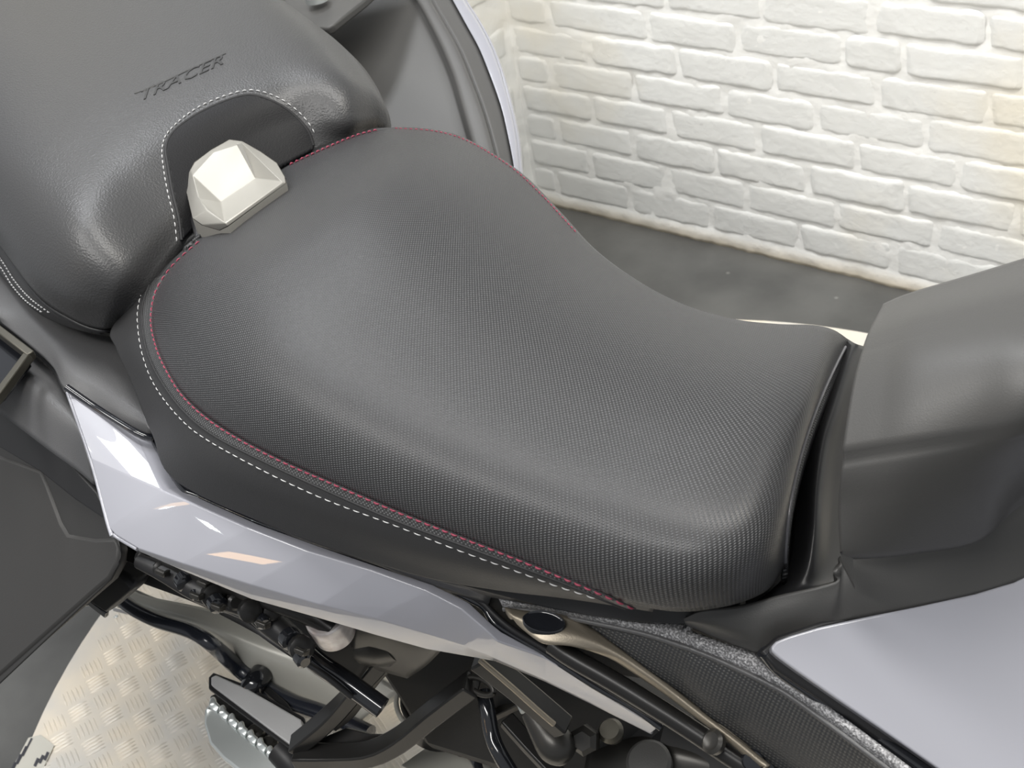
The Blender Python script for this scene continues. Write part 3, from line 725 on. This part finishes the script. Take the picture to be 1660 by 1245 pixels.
# ---------------- frame area below the seat nose
# black channel below the hem
slab('under_seat_channel', [(735, 945, .872), (930, 965, .875), (1058, 985, .88), (1200, 975, .88), (1200, 1010, .872), (1109, 1012, .868), (1042, 1010, .866), (948, 998, .864), (870, 982, .862), (790, 968, .85)], M['black'], MOTO, thick=.02, bevel=.001)
su = [(806, 966), (870, 974), (948, 990), (1042, 1004), (1109, 1008), (1116, 1020), (1170, 1040), (1230, 1061), (1250, 1085), (1280, 1100), (1380, 1172), (1482, 1248), (1600, 1335)]
sl = [(816, 986), (868, 990), (940, 1004), (1042, 1026), (1105, 1046), (1120, 1051), (1165, 1069), (1225, 1097), (1250, 1110), (1280, 1127), (1362, 1186), (1444, 1248), (1560, 1335)]
zz = [.850, .853, .856, .859, .861, .861, .860, .859, .857, .855, .850, .845, .84]
patch('frame_trim', [[(a[0], a[1], z + .002), ((a[0] + b[0]) / 2, (a[1] + b[1]) / 2, z + .001), (b[0], b[1], z - .006)] for a, b, z in zip(su, sl, zz)], M['strip'], MOTO, 4, 3, .004, px=True)['label'] = 'coarse grained silver trim strip'
tube('trim_edge', [(b[0], b[1] + 1, z - .006) for b, z in zip(sl, zz)], .0022, M['matte2'], MOTO, 4, 8)
# ribbed dark panel under the trim
dl = [(910, 996), (950, 1008), (1011, 1054), (1060, 1090), (1105, 1120), (1120, 1131), (1152, 1160), (1195, 1190), (1235, 1222), (1275, 1250), (1350, 1300), (1440, 1345), (1560, 1400)]
bz_ = [.850, .851, .850, .845, .832, .821, .809, .798, .788, .778]
prow = []
for i, (b, z) in enumerate(zip(sl, zz)):
    d = (dl[i][0] - 4, dl[i][1] + 6) if i > 1 else dl[i]; s0 = b if i > 1 else (d[0], d[1] - 1)
    zd = float(np.interp(d[0], [818, 868, 910, 950, 1011, 1056, 1101, 1150, 1200, 1250, 1560], bz_ + [.74])) - .004
    prow.append([(s0[0] * (1 - t) + d[0] * t, s0[1] * (1 - t) + d[1] * t, (z - .008) * (1 - t) + zd * t + .006 * math.sin(t * math.pi) * min(1, max(0, (i - 2) / 3))) for t in (0, .3, .65, 1)])
patch('side_cover', prow, M['textile'], MOTO, 6, 6, .004, px=True)['label'] = 'dark ribbed side cover below the silver trim'
# warm metal bracket with oval cap
bu = [(818, 984), (868, 992), (910, 996), (950, 1012), (1011, 1056), (1056, 1090), (1101, 1122), (1150, 1162), (1200, 1200), (1250, 1240)]
bl = [(838, 1012), (854, 1026), (880, 1042), (932, 1049), (985, 1066), (1026, 1091), (1080, 1128), (1130, 1166), (1180, 1204), (1228, 1244)]
bz = [.852, .853, .852, .847, .834, .823, .811, .800, .790, .780]
_o, TBk = patch('frame_bracket', [[(a[0], a[1], z), ((a[0] + b[0]) / 2, (a[1] + b[1]) / 2, z + .001), (b[0], b[1], z - .004)] for a, b, z in zip(bu, bl, bz)], M['bronze'], MOTO, 6, 4, .006, px=True, bvh=True)
_o['label'] = 'warm toned metal frame bracket with an oval opening'
c = hit([TBk], 882, 1010)[0]; nb_ = hit([TBk], 882, 1010)[1]
e1 = hit([TBk], 912, 1015)[0] - c; e1 *= 33 / 30; e2 = hit([TBk], 880, 1021)[0] - c; e2 *= 16.5 / 11
def disc_at(name, c, e1, e2, prof, mat_, parent, n=40, up=Vector((0, -.25, 1)).normalized()):
    V_ = []; F_ = []
    for r, h in prof:
        for k in range(n): 
            t = K * k / n; V_.append(c + e1 * (r * math.cos(t)) + e2 * (r * math.sin(t)) + up * h)
    for i in range(len(prof) - 1):
        for k in range(n):
            p_ = i * n + k; q_ = i * n + (k + 1) % n; F_.append((p_, q_, q_ + n, p_ + n))
    F_.append(tuple(range((len(prof) - 1) * n, len(prof) * n)))
    me = mesh_from(V_, F_); face_eye(me); return link(name, me, mat_, parent, angle=50)
disc_at('oval_cap', c, e1, e2, [(1.06, -.003), (1.06, .0016), (1.0, .0024), (.93, .0018), (.85, .0013), (.5, .0012), (.0001, .0011)], M['gloss_black'], MOTO, up=nb_)
# lower frame rail
tube('frame_rail', [(895, 1044, .815), (930, 1068, .81), (1000, 1108, .80), (1100, 1170, .785), (1200, 1236, .77), (1300, 1300, .755)], .0078, M['frame_metal'], MOTO, 6, 16)
tube('rail_highlight', [(900, 1058, .805), (960, 1098, .80), (1060, 1160, .785), (1150, 1214, .772), (1230, 1262, .76)], .0018, M['bronze'], MOTO, 4, 8)  # thin bronze tube painting in the beige highlight along the rail
b_ = P(1160, 1204, .788); lathe('bolt', b_, (-.3, -.6, .8), [(.009, 0), (.009, .004), (.0065, .006), (.004, .005)], M['dark_metal'], MOTO, 20)
for (x, y, z) in ((1222, 1230, .775), (1240, 1236, .77), (1255, 1243, .765)):
    lathe('cable_clamp', P(x, y, z), (.3, -.6, .6), [(.008, 0), (.009, .004), (.007, .008), (.004, .009)], M['gloss_black'], MOTO, 16)

# ---------------- fuel tank cover, collar and side panel
T = [[(1363, 906, .938), (1362, 899, .952), (1359, 820, .985), (1367, 738, 1.018), (1384, 622, 1.043), (1404, 548, 1.048), (1432, 492, 1.040)],
     [(1420, 905, .941), (1420, 896, .956), (1416, 815, .996), (1420, 728, 1.030), (1432, 612, 1.055), (1446, 535, 1.060), (1462, 479, 1.050)],
     [(1480, 898, .943), (1485, 888, .958), (1478, 808, 1.004), (1480, 718, 1.042), (1484, 600, 1.068), (1492, 520, 1.072), (1502, 466, 1.061)],
     [(1585, 879, .944), (1588, 866, .960), (1580, 790, 1.012), (1580, 702, 1.056), (1584, 588, 1.085), (1584, 500, 1.088), (1584, 442, 1.074)],
     [(1655, 820, .955), (1655, 800, .970), (1662, 750, 1.022), (1664, 689, 1.068), (1668, 578, 1.098), (1668, 480, 1.100), (1668, 416, 1.086)],
     [(1770, 760, .96), (1770, 745, .98), (1770, 700, 1.03), (1770, 660, 1.075), (1770, 560, 1.108), (1775, 450, 1.110), (1775, 382, 1.096)],
     [(1890, 700, .96), (1890, 685, .985), (1885, 660, 1.04), (1880, 625, 1.08), (1880, 540, 1.112), (1890, 420, 1.116), (1890, 345, 1.10)]]
A = cr(np.array(T, float), 10)
# crisp creases between columns: linear between the two crease columns, rounded elsewhere
B = cr(A.transpose(1, 0, 2), 18).transpose(1, 0, 2)
Gt = np.array([[P(*p) for p in r] for r in B])
# press the shallow shadow-line grooves along the two creases
ncol = Gt.shape[1]
def press(col, wd, depth):
    for j in range(ncol):
        q = abs(j - col)
        if q < wd: Gt[:, j, 2] -= depth * (math.cos(q / wd * math.pi) + 1) / 2
for i_ in range(Gt.shape[0]):      # the upper shell stands a few millimetres proud above the long crease
    fade = max(.25, 1 - i_ / 45)
    for j in range(ncol):
        q = min(1, max(0, (j - (3 * 18 - 1)) / 2.0)); Gt[i_, j] += np.array((0, -.0012, .0050)) * fade * q * max(0, 1 - max(0, j - 3 * 18) / 30)
press(3 * 18 - 2, 2.4, .0018)
for d in ((0, .01, -.012), (0, .014, -.035), (0, .01, -.07)): Gt = np.concatenate([Gt, Gt[:, ncol - 1:ncol] + np.array(d)], axis=1)
r0 = Gt[0]; Gt = np.concatenate([[r0 + np.array((.010, 0, -.022)), r0 + np.array((.001, 0, -.004))], Gt])
tm = grid_mesh(Gt); face_eye(tm)
tank = link('tank_cover', tm, M['matte'], MOTO); tank['label'] = 'matte dark tank cover with two long creases'
# rear arm of the tank cover reaching under the seat nose
ar = [[(1108, 1003, .880), (1110, 1008, .878), (1113, 1014, .868)], [(1140, 990, .890), (1152, 1012, .882), (1165, 1036, .866)], [(1200, 982, .896), (1216, 1020, .884), (1242, 1062, .864)],
      [(1268, 964, .903), (1265, 1002, .891), (1262, 1042, .872)], [(1330, 951, .910), (1322, 985, .898), (1306, 1021, .882)], [(1360, 940, .913), (1352, 978, .901), (1342, 1013, .886)],
      [(1365, 912, .921), (1366, 962, .905), (1370, 1007, .888)], [(1376, 891, .927), (1384, 948, .910), (1398, 1001, .890)], [(1440, 888, .930), (1450, 940, .912), (1460, 990, .893)], [(1520, 872, .934), (1525, 925, .915), (1530, 975, .896)],
      [(1600, 850, .937), (1602, 905, .916), (1605, 957, .897)], [(1662, 790, .952), (1674, 865, .924), (1682, 930, .90)], [(1770, 735, .955), (1775, 810, .93), (1780, 885, .902)], [(1890, 675, .955), (1900, 750, .93), (1910, 830, .90)]]
patch('tank_cover_arm', ar, M['matte'], MOTO, 8, 8, .005, px=True)
cl = [[(1372, 548, .925), (1385, 556, .935), (1396, 560, .93), (1410, 566, .93)], [(1345, 590, .915), (1368, 600, .938), (1384, 612, .925), (1400, 615, .93)], [(1318, 640, .905), (1350, 655, .935), (1372, 670, .915), (1390, 670, .92)],
      [(1300, 700, .895), (1332, 715, .93), (1360, 730, .905), (1385, 735, .91)], [(1292, 780, .885), (1322, 790, .922), (1352, 800, .895), (1375, 800, .90)], [(1286, 860, .88), (1318, 865, .915), (1348, 872, .888), (1372, 880, .895)],
      [(1270, 935, .88), (1305, 930, .905), (1342, 932, .89), (1366, 930, .90)], [(1205, 990, .88), (1270, 968, .897), (1330, 956, .905), (1364, 950, .91)]]
cl = [[tuple(p) if j < 3 else (p[0] + 8, p[1], p[2] - .035) for j, p in enumerate(r)] for r in cl]
patch('tank_collar', cl, M['collar'], MOTO, 8, 8, .005, px=True)['label'] = 'smooth black collar between seat nose and tank'
# glossy lower panel
TPL = ((1249, 1050, .893), (1660, 938, .900), (1517, 1243, .838))
def on_plane(pts, a, b, c, lift=0.0):
    """photograph points laid on the plane through three world points"""
    a, b, c = P(*a), P(*b), P(*c); n_ = (b - a).cross(c - a).normalized()
    if n_.dot(EYE - a) < 0: n_ = -n_
    return [EYE + ray(x, y) * ((a + n_ * lift - EYE).dot(n_) / ray(x, y).dot(n_)) for x, y in pts]
so = slab('tank_side_panel', on_plane([(1250, 1049), (1258, 1040), (1280, 1031), (1327, 1017), (1400, 1001), (1490, 983), (1581, 963), (1644, 944), (1700, 915), (1800, 860), (1900, 800), (1960, 1000), (1900, 1420), (1800, 1440), (1620, 1316), (1520, 1246), (1430, 1183), (1345, 1125), (1289, 1086), (1263, 1067), (1252, 1057)], *TPL), M['lav'], MOTO, thick=.012, bevel=.0045)
so.modifiers['bevel'].segments = 5; so['label'] = 'glossy pale lavender grey tank side panel'
slab('panel_backing', on_plane([(1232, 1056), (1262, 1030), (1330, 1008), (1480, 980), (1700, 905), (1900, 780), (1960, 1000), (1900, 1450), (1700, 1400), (1486, 1250), (1376, 1165), (1258, 1086)], *TPL, -.012), M['collar'], MOTO, thick=.03, bevel=.002)
tube('panel_seal', [(1238, 1056, .88), (1262, 1084, .866), (1310, 1118, .857), (1380, 1166, .845), (1490, 1245, .828), (1600, 1325, .81)], .0050, M['gloss_black'], MOTO, 4, 10)

# ---------------- machinery seen below the tail panel
slab('engine_cover', [(560, 1010, .62), (760, 1040, .62), (900, 1100, .60), (1080, 1160, .58), (1250, 1200, .58), (1500, 1240, .58), (1500, 1500, .5), (1000, 1500, .45), (930, 1300, .46), (800, 1250, .47), (690, 1215, .47), (640, 1130, .50), (600, 1070, .55)], M['core'], MOTO, thick=.08, bevel=.01)
patch('inner_mudguard', [[(150, 860, .68), (180, 890, .67), (210, 938, .65)], [(300, 895, .68), (305, 935, .67), (322, 980, .65)], [(450, 940, .68), (430, 985, .66), (420, 1030, .64)], [(560, 985, .67), (530, 1030, .65), (495, 1075, .62)], [(640, 1010, .66), (610, 1060, .62), (575, 1115, .58)]], M['core'], MOTO, 6, 6, .006, px=True)
patch('tail_inner_cover', [[(575, 1000, .68), (570, 1035, .65), (566, 1075, .60)], [(640, 1020, .69), (625, 1050, .65), (605, 1085, .60)], [(720, 1050, .69), (690, 1080, .64), (660, 1100, .60)]], M['dark_metal'], MOTO, 6, 6, .006, px=True)
# swingarm
sw = [[(196, 945, .50), (192, 965, .50), (190, 985, .46)], [(235, 965, .50), (240, 990, .50), (255, 1006, .46)], [(330, 985, .50), (330, 1015, .50), (340, 1042, .46)], [(420, 1010, .49), (420, 1055, .48), (400, 1090, .44)],
      [(500, 1040, .48), (500, 1090, .46), (480, 1135, .42)], [(580, 1080, .47), (560, 1120, .45), (530, 1155, .42)], [(650, 1120, .46), (600, 1155, .44), (570, 1180, .42)]]
patch('swingarm', sw, M['swing'], MOTO, 8, 6, .02, px=True)['label'] = 'smooth beige grey swingarm'
tube('swingarm_edge', [(186, 950, .53), (204, 978, .53), (250, 1004, .53), (310, 1024, .52), (345, 1046, .51), (385, 1082, .45), (430, 1116, .435), (470, 1138, .43), (510, 1152, .43), (545, 1165, .43), (600, 1190, .43)], .0095, mat('blue_black_metal', (.02, .023, .032), .25, coat=.4), MOTO, 8, 14, scales=[.9, .9, .9, .9, .95, 1.05, 1.1, 1.1, 1.1, 1.1, 1.1])
# bright drip edge of the swingarm guard
tube('guard_edge', [(185, 988, .40), (260, 1008, .40), (330, 1030, .40), (372, 1058, .40), (410, 1078, .40)], .0022, M['alu'], MOTO, 6, 8)
bar('guard_slot', [(330, 1040, .30), (352, 1056, .30), (374, 1072, .30)], .009, .004, M['black'], MOTO)
# wiring loom and rod
tube('wiring_loom', [(226, 910, .742), (264, 927, .74), (330, 960, .73), (400, 985, .72), (440, 1010, .71), (500, 1060, .69)], .009, M['black'], MOTO, 8, 12, scales=[.8, 1, 1.3, 1.1, 1.4, 1.2])
tube('wiring_loom', [(252, 898, .75), (320, 925, .745), (420, 970, .74), (500, 995, .73), (540, 1020, .72)], .008, M['frame_metal'], MOTO, 8, 12, scales=[1, 1.3, .9, 1.3, 1])
random.seed(11)
for i, (x, y, s) in enumerate([(262, 922, 1), (300, 942, 1.1), (345, 965, 1.25), (352, 978, 1), (405, 990, 1.2), (470, 1035, 1.1), (488, 1050, 1.25), (490, 1068, .8), (236, 905, 1.1), (318, 960, .8), (380, 975, .9), (280, 915, .8), (330, 940, .9), (395, 968, .8), (440, 990, 1), (425, 1006, .8)]):
    p = P(x, y, .742 - i * .001); lathe('cable_clip', p, (.6 + .1 * (i % 3), -.2, .3 - .3 * (i % 2)), [(.007 * s, -.006), (.0090 * s, -.004), (.0090 * s, .004), (.006 * s, .006)], M['gloss_black'] if i % 2 else M['frame_metal'], MOTO, 14)
    if i % 3 == 0: bar('cable_tie', [(x - 9, y + 3, .752), (x + 4, y + 9, .752), (x + 12, y + 6, .748)], .004, .006, M['dark_metal'], MOTO, 1, .001)
tube('link_rod', [(485, 1048, .66), (520, 1078, .645), (560, 1104, .63), (620, 1148, .61)], .0105, M['gloss_black'], MOTO, 4, 18)
tube('thin_cable', [(395, 1005, .70), (450, 1045, .69), (520, 1090, .66), (570, 1130, .63)], .0032, M['black'], MOTO, 6, 8)
tube('thin_cable', [(300, 955, .70), (345, 985, .69), (370, 990, .68), (400, 1003, .67)], .0030, M['matte2'], MOTO, 6, 8)
c = P(529, 1000, .725); lathe('fluid_reservoir', c, (.05, -.15, 1), [(.010, -.03), (.019, -.028), (.0205, -.004), (.0200, 0), (.0185, .0015), (.0150, .0012), (.0145, .0004), (.004, .0)], M['reservoir'], MOTO, 36)['label'] = 'round cloudy fluid reservoir with a bright rim'
lathe('rear_shock', P(600, 1035, .62), (.8, .1, .35), [(.02, -.05), (.027, -.04), (.027, .03), (.022, .05)], M['dark_metal'], MOTO, 24)
# hanger bracket: two square arms meeting at the peg
fr = M['frame_metal']
hb = bar('footrest_hanger', [(655, 1030, .64), (600, 1092, .58), (556, 1142, .53), (520, 1176, .50), (478, 1210, .47)], .024, .016, fr, MOTO, 3, .002)
hb['label'] = 'black forked footrest hanger'
bar('hanger_arm', [(766, 1108, .60), (700, 1158, .55), (650, 1198, .51), (600, 1222, .485), (540, 1226, .47), (480, 1226, .465)], .024, .018, fr, hb, 3, .002)
bar('hanger_arm', [(665, 1046, .635), (612, 1100, .575), (572, 1154, .52), (540, 1180, .50)], .006, .008, M['dark_metal'], hb, 3, .001)
slab('hanger_plate', [(560, 1180, .485), (600, 1190, .49), (648, 1190, .50), (608, 1218, .475), (500, 1228, .462), (480, 1214, .462)], fr, hb, thick=.008, bevel=.001)
# looped end of the arm
ring_c = P(778, 1112, .60)
V_ = []
for k in range(24):
    t = K * k / 24; V_.append(ring_c + (P(778 + 22, 1122, .60) - ring_c) * math.cos(t) + (P(778 + 4, 1112 - 11, .605) - ring_c) * math.sin(t))
V_.append(V_[0]); link('hanger_ring', sweep_mesh(V_, circ(.0032, 8), cap=False), M['dark_metal'], hb)
# toothed footpeg
pg = slab('footpeg_blade', [(342, 1098, .455), (350, 1094, .456), (400, 1116, .458), (487, 1166, .462), (490, 1180, .461), (477, 1204, .458), (468, 1205, .457), (342, 1110, .452)], M['alu'], MOTO, thick=.009, bevel=.0012)
pg['label'] = 'brushed aluminium wedge of the heel guard'
slab('blade_backing', [(338, 1098, .448), (346, 1090, .449), (402, 1111, .450), (492, 1162, .452), (496, 1180, .451), (484, 1208, .449), (466, 1212, .448), (338, 1116, .445)], M['black'], MOTO, thick=.006, bevel=.001)
tube('peg_pivot', [(424, 1092, .45), (412, 1108, .452), (402, 1122, .44), (392, 1140, .42)], .0135, M['gloss_black'], MOTO, 4, 22)
bar('peg_stay', [(432, 1118, .44), (462, 1145, .44), (480, 1172, .44)], .008, .008, M['black'], MOTO)
pegb = slab('footpeg', [(330, 1152, .42), (337, 1140, .42), (348, 1146, .42), (384, 1180, .42), (420, 1210, .42), (462, 1242, .42), (452, 1290, .41), (400, 1262, .41), (362, 1232, .41), (338, 1205, .41), (330, 1176, .41)], M['chrome'], MOTO, thick=.016, bevel=.004)
pegb['label'] = 'bright serrated metal footpeg'
slab('peg_shadow_bar', [(340, 1128, .415), (352, 1122, .415), (420, 1172, .415), (480, 1222, .415), (468, 1248, .415), (400, 1200, .415), (342, 1150, .415)], M['black'], pegb, thick=.010, bevel=.002)
for i in range(8):
    t = i / 7; cx, cy = 345 + 108 * t, 1140 + 92 * t
    slab('peg_tooth', [P(cx - 7, cy + 3, .432), P(cx - 5, cy - 9, .434), P(cx + 2, cy - 12, .434), P(cx + 5, cy - 2, .432), P(cx + 12, cy + 4, .428), P(cx + 6, cy + 16, .424), P(cx - 2, cy + 12, .426)], M['chrome'], pegb, thick=.012, bevel=.0022)
tube('peg_hinge', [(455, 1215, .43), (470, 1232, .425), (490, 1260, .41)], .017, M['black'], MOTO, 4, 16)
for (x, y) in ((415, 1188), (436, 1208)): lathe('peg_rubber', P(x, y, .418), (0, 0, 1), [(.010, -.02), (.012, -.004), (.011, .004), (.007, .007)], M['dark_metal'], MOTO, 18)
# brake disc rings behind the hanger
for r, z, mm in ((.052, .475, 'dark_metal'), (.060, .468, 'swing')):
    c = P(722, 1138, z); V_ = [c + Vector((math.cos(K * k / 48) * r, math.sin(K * k / 48) * r * .8, 0)) for k in range(49)]
    link('clutch_ring', sweep_mesh(V_, circ(.0028, 8), cap=False), M[mm], MOTO)
lathe('clutch_housing', P(722, 1140, .45), (0, 0, 1), [(.05, -.02), (.048, .01), (.04, .014), (.02, .016)], fr, MOTO, 36)
tube('brake_hose', [(784, 1122, .58), (790, 1150, .575), (797, 1190, .56), (810, 1222, .55), (836, 1265, .53)], .0078, M['gloss_black'], MOTO, 6, 16)
bar('frame_strut', [(775, 1066, .72), (830, 1108, .69), (880, 1150, .66), (915, 1180, .64)], .020, .016, M['frame_metal'], MOTO, 2, .002)
tube('strut_highlight', [(778, 1070, .727), (830, 1114, .697), (870, 1150, .672), (898, 1174, .655)], .0026, M['bronze'], MOTO, 2, 8)  # bronze line laid on as the strut's beige highlight
tube('master_cylinder', [(858, 1152, .62), (880, 1180, .61), (902, 1208, .60), (918, 1222, .59)], .0145, M['dark_metal'], MOTO, 6, 18, scales=[.6, 1.0, 1.25, .9])
lathe('hex_nut', P(948, 1200, .60), (.2, -.7, .7), [(.012, -.012), (.014, -.006), (.014, .004), (.009, .008)], M['dark_metal'], MOTO, 6)
tube('spring_clip', [(838, 1130, .60), (842, 1142, .60), (848, 1154, .60)], .0028, M['chrome'], MOTO, 2, 8)
bar('brake_pedal', [(820, 1165, .56), (860, 1210, .545), (910, 1262, .53)], .016, .012, fr, MOTO, 2, .002)
bar('pedal_link', [(800, 1160, .545), (850, 1135, .56), (900, 1100, .57)], .010, .008, M['dark_metal'], MOTO, 1, .001)
patch('engine_case', [[(960, 1190, .52), (950, 1230, .52), (940, 1290, .50)], [(1040, 1180, .55), (1040, 1215, .555), (1030, 1290, .53)], [(1120, 1200, .56), (1120, 1230, .56), (1110, 1300, .53)], [(1250, 1235, .55), (1240, 1270, .545), (1230, 1330, .52)]], M['dark_metal'], MOTO, 8, 8, .01, px=True)
c = P(1052, 1236, .568); lathe('case_cap', c, (.1, -.3, 1), [(.021, -.01), (.021, .002), (.018, .005), (.006, .006)], M['matte'], MOTO, 30)
lathe('spacer', P(990, 1185, .60), (.1, -.4, 1), [(.010, -.01), (.012, 0), (.009, .006), (.004, .006)], M['buckle'], MOTO, 20)
slab('heel_plate', [(700, 1205, .42), (760, 1200, .42), (800, 1215, .42), (845, 1262, .42), (700, 1270, .42), (650, 1240, .42)], M['swing'], MOTO, thick=.006, bevel=.001)
tube('wire_lead', [(740, 1190, .46), (755, 1215, .46), (772, 1235, .455), (780, 1260, .45)], .0055, M['gloss_black'], MOTO, 6, 12)
lathe('wire_plug', P(752, 1212, .47), (.3, -.5, .8), [(.008, -.01), (.010, -.004), (.010, .006), (.006, .009)], M['dark_metal'], MOTO, 14)

# ================================================================== near side case (left edge of the picture)
near = bpy.data.objects.new('side_case', None); COL.objects.link(near); near.location = P(60, 950, .55)
near['label'] = 'matte black pannier on the near side, filling the lower left edge beside the tread plate'; near['category'] = 'pannier'; near['group'] = 'motorcycle panniers'
CP = ((0, 700, .79), (196, 880, .765), (0, 1112, .60))
cs = slab('case_shell', on_plane([(-140, 590), (-60, 650), (0, 690), (60, 735), (120, 780), (170, 835), (194, 872), (199, 892), (196, 915), (183, 940), (164, 959), (130, 990), (85, 1032), (0, 1112), (-140, 1240)], *CP), M['case'], near, down=ray(0, 1000) * .12 + _u * .03 - _r * .03, bevel=.006)
slab('case_pressing', on_plane([(-140, 640), (0, 738), (66, 762), (76, 785), (98, 845), (110, 865), (150, 872), (184, 870), (193, 890), (190, 915), (176, 940), (150, 962), (0, 1095), (-140, 1215)], *CP, .002), M['case_in2'], near, thick=.012, bevel=.004)
slab('case_void', on_plane([(-80, 600), (0, 650), (100, 735), (160, 800), (182, 852), (120, 810), (60, 762), (-60, 690)], *CP, .006), M['black'], near, thick=.03, bevel=.003)  # black slab standing in for the dark void above the case
bk = M['buckle']
bar('latch_frame', [(-60, 494, .905), (0, 538, .90), (52, 578, .893)], .0085, .010, bk, near, 1, .0012)
bar('latch_frame', [(50, 573, .893), (0, 640, .888), (-40, 690, .885)], .0085, .010, bk, near, 1, .0012)
slab('latch_recess', [(-60, 500, .893), (0, 545, .889), (44, 580, .884), (0, 636, .88), (-60, 680, .876)], M['gloss_black'], near, thick=.012, bevel=.001)
# black clip on the lower bracket
cb = slab('bracket_clip', [(155, 952, .66), (184, 919, .69), (224, 940, .68), (217, 955, .675), (172, 994, .63), (135, 970, .64)], M['black'], near, thick=.02, bevel=.003)
bar('clip_lip', [(132, 974, .63), (146, 974, .632), (174, 996, .62)], .006, .012, M['gloss_black'], near, 1, .0012)

# ================================================================== far side case (top centre)
far = bpy.data.objects.new('side_case.001', None); COL.objects.link(far); far.location = P(700, 150, .55)
far['label'] = 'far side pannier with lavender outer edge, behind the passenger seat by the white wall'; far['category'] = 'pannier'; far['group'] = 'motorcycle panniers'
ys = [-120, -40, 0, 63, 130, 200, 276, 350]
c1 = [540, 590, 520, 500, 520, 560, 600, 640]          # inner side (hidden under seats)
def interp(y, tab): return float(np.interp(y, [a for a, _ in tab], [b for _, b in tab]))
tab_in = [(-120, 590), (0, 670), (63, 705), (125, 730), (200, 752), (276, 772), (350, 785)]
tab_g = [(-120, 640), (0, 699), (63, 735), (94, 751), (175, 781), (250, 803), (350, 822)]
tab_o = [(-120, 665), (0, 733), (78, 776), (157, 808), (219, 823), (276, 833), (350, 842)]
tab_l = [(-120, 680), (0, 749), (63, 789), (141, 817), (219, 834), (276, 839), (350, 846)]
rows = []
for y in (-120, -60, 0, 40, 80, 125, 175, 225, 276, 350):
    zt = float(np.interp(y, [-120, 350], [.99, .80]))
    rows.append([(440 + (y > 0) * 20, y + 40, zt - .02), (560, y + 10, zt - .012), (interp(y, tab_in) - 20, y, zt - .004), (interp(y, tab_in), y, zt), (interp(y, tab_in) + 8, y, zt + .006), (interp(y, tab_g) - 3, y, zt + .006), (interp(y, tab_g) + 1, y, zt + .001), (interp(y, tab_g) + 8, y, zt + .001), (interp(y, tab_o), y, zt - .008)])
patch('case_lid', rows, M['case_in'], far, 6, 4, .004, px=True)
tabs = [(y, interp(y, tab_o), interp(y, tab_l)) for y in (-120, -60, 0, 40, 80, 125, 175, 225, 276, 350)]
A_ = []
for y, xo, xl in tabs:
    zt = float(np.interp(y, [-120, 350], [.99, .80]))
    a = P(xo, y, zt - .008); b = P(xl, y, zt - .012)
    A_.append([a, a + (b - a) * .5 + Vector((0, 0, .002)), b, b + Vector((-.002, .004, -.02)), b + Vector((-.03, .0, -.20)), b + Vector((-.06, -.05, -.36))])
patch('case_outer_shell', A_, M['lav'], far, 6, 4, .004)['label'] = 'lavender grey painted outer shell'
slab('case_body', [P(470, -60, .9), P(640, -120, .93), P(735, 0, .90), P(800, 140, .84), P(815, 276, .78), P(800, 360, .74), P(560, 330, .76), P(480, 120, .84)], M['case'], far, down=(-.05, -.06, -.30), bevel=.01)
slab('latch_plate', [(440, -60, 1.0), (655, -60, .99), (591, 0, .985), (540, 40, .978), (530, 46, .975), (512, 45, .974), (460, 5, .98)], M['matte'], far, thick=.012, bevel=.003)
slab('lid_gap', [(534, 40, .963), (600, -8, .97), (592, -14, .97), (528, 36, .963), (500, 40, .958), (528, 62, .958)], M['black'], far, thick=.01, bevel=.001)
c = P(513, -3, .992); lk = lathe('key_lock', c, (0, 0, 1), [(.0160, -.004), (.0165, .004), (.0148, .006), (.0125, .0045), (.0118, .007), (.004, .0075)], M['chrome'], far, 32)
print('done')
